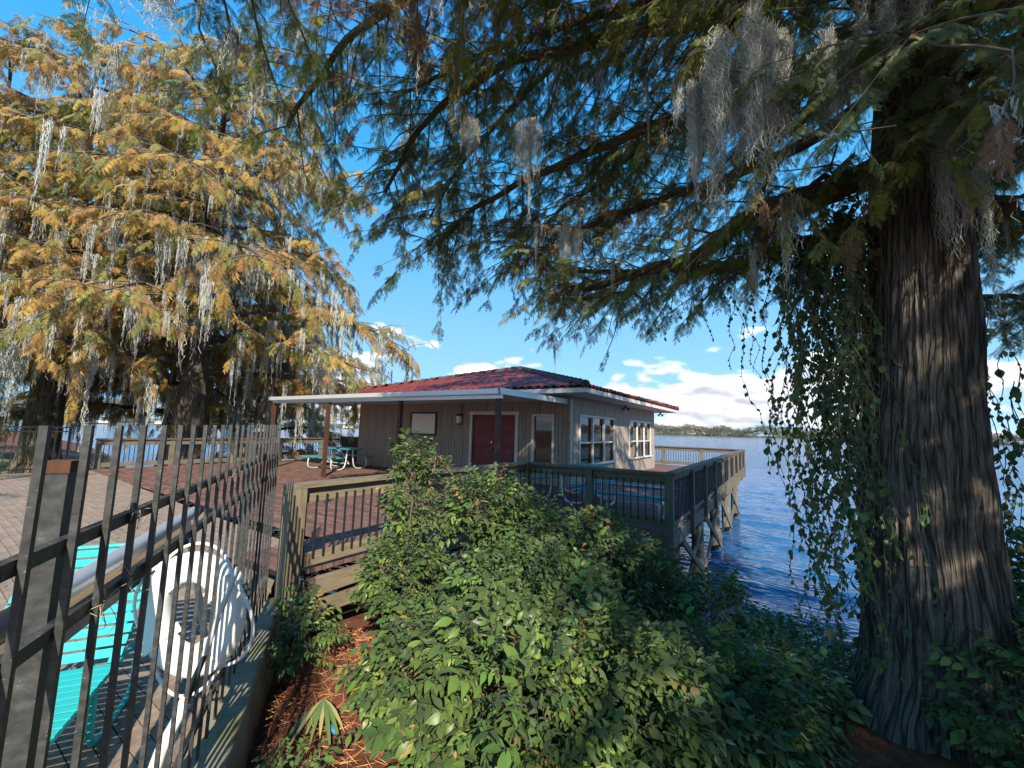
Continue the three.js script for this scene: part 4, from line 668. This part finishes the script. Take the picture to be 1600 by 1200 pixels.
// ---------------------------------------------------------------- shrubs
const broad = (r) => { const q = r(); return q < 0.5 ? lin(0.048 + 0.02 * r(), 0.098 + 0.035 * r(), 0.016) : q < 0.88 ? lin(0.075 + 0.03 * r(), 0.145 + 0.05 * r(), 0.02) : q < 0.97 ? lin(0.18, 0.25, 0.035) : lin(0.3, 0.22, 0.06); };
const leafMats = new Map();
function shrub(label, lumps, o) {
  const t = thing('shrub', label, 'shrub'), r = rngOf(o.seed), m = [], c = [], near = [], stems = [];
  const inside = (p, skip) => lumps.some((l, i) => i !== skip && ((p.x - l[0]) / l[3]) ** 2 + ((p.y - l[1]) / l[4]) ** 2 + ((p.z - l[2]) / l[5]) ** 2 < 0.8);
  lumps.forEach((l, li) => {
    const area = (l[3] * l[4] + l[4] * l[5] + l[3] * l[5]) * 4.2, n = Math.round(area * o.per);
    for (let i = 0; i < n; i++) {
      const u = r() * 2 - 1, a = r() * 6.283, s = Math.sqrt(1 - u * u), d = V(s * Math.cos(a), u, s * Math.sin(a)); if (d.y < -0.35) continue;
      const lump = 1 + 0.28 * fbm(d.x * 2.2 + li * 3 + o.seed, d.y * 2.2, d.z * 2.2, 3) * 2, k = lump * (i % 3 ? 0.92 + 0.14 * r() : 0.5 + 0.4 * r());
      const p = V(l[0] + d.x * l[3] * k, l[1] + d.y * l[4] * k, l[2] + d.z * l[5] * k); if (inside(p, li) || p.y < groundY(p.x, p.z) - 0.05) continue;
      if (inPave(p.x, p.z) > -0.24 || (p.x < LX + 0.12 && p.z < -2.4) || (p.z < DZ1 + 0.12)) continue;
      const dir = V(d.x + (r() - 0.5) * 1.1, d.y * 0.5 + 0.25 + (r() - 0.6) * 0.9, d.z + (r() - 0.5) * 1.1).normalize();
      m.push(frame(p, dir, V(d.x * 0.5, 1, d.z * 0.5), (r() - 0.5) * 1.4, o.size * (0.5 + 0.8 * r()))); c.push(broad(r));
      if (k > 0.95) near.push([p, dir, d]);
    }
    for (let i = 0; i < 10; i++) { const u = r() * 6.283, q = V(l[0] + Math.cos(u) * l[3] * 0.8, l[1] + l[4] * (0.2 + 0.7 * r()), l[2] + Math.sin(u) * l[5] * 0.8), b = V(l[0] + (r() - 0.5) * 0.3, l[1] - l[4] * 0.8, l[2] + (r() - 0.5) * 0.3); stems.push(tube([b, b.clone().lerp(q, 0.5).add(V((r() - 0.5) * 0.25, 0.12, (r() - 0.5) * 0.25)), q], 0.009, 0.003, 8, 5)); }
  });
  const st = part('stems', mergeGeometries(stems), std([0.16, 0.12, 0.08], 0.9), t); st.userData.kind = 'stuff';
  G.sprig.forEach((g, k) => instanced('leaf_sprigs', g, M.leafGloss, m.filter((_, i) => i % 5 === k), c.filter((_, i) => i % 5 === k), t));
  if (o.leaves) {
    near.sort((a, b) => a[0].distanceTo(camera.position) - b[0].distanceTo(camera.position));
    const tints = [0, 1, 2, 3, 4].map((k) => { const key = k; if (!leafMats.has(key)) { const q = M.leafGloss.clone(); q.color.copy(broad(rngOf(k * 31 + 5))); leafMats.set(key, q); } return leafMats.get(key); });
    near.filter((_, i) => i % 2 === 0).slice(0, o.leaves).forEach(([p, dir, d], i) => { const lf = part('leaf', vineLeafSlim, tints[i % 5], t), sc = 0.045 + 0.04 * r(); lf.applyMatrix4(frame(p.clone().addScaledVector(d, 0.03), V(dir.x, dir.y - 0.5, dir.z), V(d.x, d.y + 0.8, d.z), (r() - 0.5), sc)); });
  }
}
const vineLeafSlim = (() => { const out = { pos: [], idx: [], col: [] }; leafInto(out, V(0, 0, 0), V(1, 0, 0), V(0, 1, 0), 1, 0.5, 1, 0.22, 0.28); return geoFrom(out.pos, out.idx, null, out.col); })();
shrub('broad dark green leafy mound filling the bank between fence and massive cypress', [[-1.6, -0.3, -2.55, 0.55, 0.55, 0.52], [-1.1, -0.42, -3.05, 0.6, 0.58, 0.58], [-0.5, -0.75, -3.95, 0.58, 0.5, 0.62], [-2.2, -0.3, -2.4, 0.36, 0.42, 0.36], [-1.95, -0.1, -3.35, 0.6, 0.5, 0.6], [-0.2, -0.95, -4.7, 0.6, 0.5, 0.7]], { seed: 401, per: 460, size: 0.22, leaves: 300 });
shrub('upright sunlit bright green bush in front of the porch', [[-3.16, 0.74, -3.0, 0.13, 0.48, 0.13], [-3.2, 1.2, -3.03, 0.09, 0.2, 0.09], [-3.05, 0.1, -2.85, 0.26, 0.4, 0.26], [-2.98, 1.2, -3.08, 0.1, 0.05, 0.08]], { seed: 402, per: 700, size: 0.17, leaves: 200 });
shrub('rounded dark bush leaning on the greenish railing below the doors', [[-3.12, 0.5, -4.2, 0.4, 0.42, 0.4], [-2.7, 0.1, -4.4, 0.5, 0.5, 0.5]], { seed: 403, per: 380, size: 0.24 });
shrub('yellow green bush below the greenish railing and its corner post', [[-1.95, 0.0, -4.9, 0.46, 0.45, 0.46], [-1.45, -0.35, -5.3, 0.42, 0.42, 0.5]], { seed: 404, per: 380, size: 0.22 });
shrub('low green scrub on the bank at the water edge under the pilings', [[-0.85, -0.75, -5.5, 0.55, 0.55, 0.6], [-0.1, -1.15, -5.9, 0.6, 0.45, 0.6], [0.2, -1.3, -7.0, 0.6, 0.35, 0.7]], { seed: 405, per: 330, size: 0.2 });
shrub('leafy vine clump at the foot of the massive trunk, partly sunlit', [[1.45, -0.35, -4.45, 0.42, 0.5, 0.4], [1.75, 0.0, -5.1, 0.4, 0.6, 0.4]], { seed: 406, per: 380, size: 0.24 });
shrub('small leafy weed growing against the concrete retaining wall', [[-2.28, -0.42, -1.38, 0.13, 0.17, 0.13], [-2.1, -0.5, -1.25, 0.12, 0.14, 0.12]], { seed: 407, per: 500, size: 0.14 });
shrub('pale green sprout beside the pale end post', [[-3.75, -0.35, -2.25, 0.22, 0.25, 0.22]], { seed: 408, per: 420, size: 0.18 });
for (const [k, l, label] of [[0, [-19.2, 0.4, -1.6, 0.9, 1.1, 1.1], 'tall dark garden bush on the lawn next to the iron fence'], [1, [-19.4, 0.3, 0.8, 0.9, 1.0, 1.1], 'dark garden bush on the lawn past the tall bush'], [2, [-19.6, 0.3, -4.2, 0.7, 0.8, 0.8], 'dark bush at the lake edge under the golden cypresses']]) shrub(label, [l], { seed: 409 + k, per: 80, size: 0.5 });
{
  // fallen palm leaf and blue wrapper on the needle litter
  const g = V(-3.05, groundY(-3.05, -2.1) + 0.1, -2.1), t = thing('palm_leaf', 'cut green palm leaf lying on the orange needle litter', 'leaf'), r = rngOf(66);
  for (let i = 0; i < 8; i++) { const a = 0.75 + (i - 4) * 0.13, out = { pos: [], idx: [], col: [] }; leafInto(out, V(0, 0, 0), V(Math.cos(a), 0.1 + 0.06 * r(), Math.sin(a)), up1, 0.42 + 0.2 * r(), 0.032, 1, 0.35, 0.2); const m = part('leaflet', geoFrom(out.pos, out.idx, null, out.col), i % 3 ? std([0.14, 0.22, 0.06], 0.6) : std([0.4, 0.36, 0.16], 0.7), t); m.position.copy(g); }
  const w = new THREE.IcosahedronGeometry(0.03, 2), p = w.attributes.position; for (let i = 0; i < p.count; i++) { const k = 1 + 0.5 * N3(p.getX(i) * 60, p.getY(i) * 60, p.getZ(i) * 60); p.setXYZ(i, p.getX(i) * k * 1.5, p.getY(i) * k * 0.6, p.getZ(i) * k); } w.computeVertexNormals();
  const b = single('crumpled_wrapper', w, std([0.02, 0.25, 0.6], 0.35), 'small crumpled blue wrapper lying on the needle litter', 'litter'); b.position.set(-2.75, groundY(-2.75, -1.98) + 0.04, -1.98);
}
{
  const r = rngOf(512), m = [], c = []; for (let i = 0; i < 2600; i++) { const x = lerp(-17.5, -2, r()), z = lerp(-10.5, 4, r()); const onDeck = z < -3.6 && (x < LX - 0.1 || z < DZ1 - 0.1); if (!onDeck && (z < -3.5 || inPave(x, z) < 0.1)) continue; if (z < HZ1 + 0.1 && x > HX0 && x < HX1) continue; m.push(frame(V(x, (onDeck ? 0 : paveY(x, z)) + 0.012, z), V(r() - 0.5, 0.1 * (r() - 0.5), r() - 0.5), V(0.4 * (r() - 0.5), 1, 0.4 * (r() - 0.5)), 0, 0.03 + 0.05 * r())); c.push(lin(0.3 + 0.2 * r(), 0.17 + 0.1 * r(), 0.06)); }
  const l = instanced('fallen_leaves', vineLeafSlim, M.leafSpray, m, c, scene); l.userData.label = 'dry brown leaves scattered over the deck and paving'; l.userData.category = 'litter';
}
// lawn behind the iron fence
{
  const pos = [], idx = []; const X0 = -40, X1 = -17.3, Z0 = -3.5, Z1 = 12, n = 24; for (let i = 0; i <= n; i++) for (let k = 0; k <= n; k++) { const x = lerp(X0, X1, i / n), z = lerp(Z0, Z1, k / n); pos.push(x, groundY(x, z) + 0.03, z); }
  for (let i = 0; i < n; i++) for (let k = 0; k < n; k++) { const a = i * (n + 1) + k, b = a + n + 1; idx.push(a, a + 1, b, b, a + 1, b + 1); }
  structure('lawn', geoFrom(pos, idx), std([0.16, 0.2, 0.05], 1));
  const r = rngOf(8), m = [], c = [], bl = geoFrom([-0.02, 0, 0, 0.02, 0, 0, 0.03, 1, 0.1], [0, 1, 2]); for (let i = 0; i < 16000; i++) { const x = lerp(-24, X1, r()), z = lerp(-4, 6, r()); m.push(new THREE.Matrix4().makeRotationY(r() * 6).scale(V(0.8, 0.06 + 0.07 * r(), 0.8)).setPosition(x, groundY(x, z), z)); c.push(lin(0.2 + 0.08 * r(), 0.26 + 0.06 * r(), 0.06)); }
  const g = instanced('lawn_grass', bl, std([1, 1, 1], 0.9), m, c, scene); g.userData.label = 'short grass of the lawn behind the iron fence'; g.userData.category = 'grass';
}
// ---------------------------------------------------------------- far shores
{
  const clump = (() => { const r = rngOf(71), pos = [], idx = []; for (let i = 0; i < 70; i++) { const u = r() * 2 - 1, a = r() * 6.28, s = Math.sqrt(1 - u * u), k = 0.55 + 0.5 * r(), p = V(s * Math.cos(a) * k, u * k * 0.75, s * Math.sin(a) * k), e = V(r() - 0.5, r() - 0.5, r() - 0.5).normalize().multiplyScalar(0.26), f = V(r() - 0.5, r() - 0.5, r() - 0.5).normalize().multiplyScalar(0.26), n = pos.length / 3; for (const q of [p, p.clone().add(e), p.clone().add(f)]) pos.push(q.x, q.y, q.z); idx.push(n, n + 1, n + 2); } return geoFrom(pos, idx); })();
  const r = rngOf(72), leafFar = std([1, 1, 1], 1), trunkFar = std([0.3, 0.26, 0.21], 1), tg = new THREE.CylinderGeometry(0.25, 0.45, 1, 7).translate(0, 0.5, 0);
  for (let k = 0; k < 46; k++) {
    const az = -90 + k * 1.02 + (r() - 0.5) * 0.4, R = shoreR(az) + 4 + (k % 3) * 7 + r() * 4, p = polar(az, R, -1.4), H = 13 + 6 * r(), t = thing('shore_tree', k % 2 ? 'ochre autumn cypress on the far lake shore' : 'pale olive cypress on the far lake shore', 'tree', [p.x, p.y, p.z], 0, k % 2 ? 'ochre trees along the far shore' : 'olive trees along the far shore');
    const tr = part('trunk', tg, trunkFar, t); tr.scale.set(1, H * 0.8, 1);
    const m = [], c = []; for (let i = 0; i < 34; i++) { const q = r(), a = r() * 6.28, rad = (0.32 + 0.1 * r()) * H * Math.sin(Math.PI * (0.18 + 0.7 * q)) * Math.sqrt(r()), s = 1.3 + 1.3 * r(); m.push(new THREE.Matrix4().makeRotationY(r() * 6).scale(V(s, s * 0.8, s)).setPosition(Math.cos(a) * rad, H * (0.3 + 0.68 * q), Math.sin(a) * rad)); const w = r(); c.push(k % 2 ? lin(0.24 + 0.1 * w, 0.18 + 0.05 * w, 0.07) : lin(0.19 + 0.05 * w, 0.19 + 0.05 * w, 0.08)); }
    instanced('crown', clump, leafFar, m, c, t);
  }
  const m = [], c = []; for (let i = 0; i < 20000; i++) { const az = lerp(-46, 105, r()), R = shoreR(az) + 3 + r() * 45, s = 1.3 + 2.0 * r(), h = (11 + 8 * fbm(az * 0.35, 3, 0, 3) * 2 + 8 * r()) * Math.sqrt(r()), p = polar(az, R, -1 + Math.max(1, h)); m.push(new THREE.Matrix4().makeRotationY(r() * 6).scale(V(s, s, s)).setPosition(p)); const w = r(); c.push(w < 0.45 ? lin(0.15, 0.14, 0.09) : w < 0.85 ? lin(0.22, 0.18, 0.125) : lin(0.10, 0.13, 0.06)); }
  const wd = instanced('far_wood', clump, leafFar, m, c, scene); wd.userData.label = 'distant grey brown wood along the lake horizon'; wd.userData.category = 'wood';
  for (let k = 0; k < 9; k++) { const az = -88 + k * 4.6 + r(), p = polar(az, shoreR(az) - 3, -1.7), t = thing('boathouse', 'small pale boathouse on the far lake shore', 'boathouse', [p.x, p.y, p.z], -az * Math.PI / 180, 'boathouses along the far shore'); const w = 5 + 3 * r(); part('wall', bx(w, 1.7, 4, 0, 1.5, 0), M.white, t); part('roof', bx(w + 1.2, 0.4, 5, 0, 2.55, 0), std([0.4, 0.36, 0.32], 0.8), t); part('dock', bx(w + 5, 0.25, 3, 0, 0.5, 2), std([0.4, 0.36, 0.3], 0.9), t); }
}
scene.traverse((o) => { if (o.isMesh) { o.castShadow = true; o.receiveShadow = true; } });
renderer.render(scene, camera);
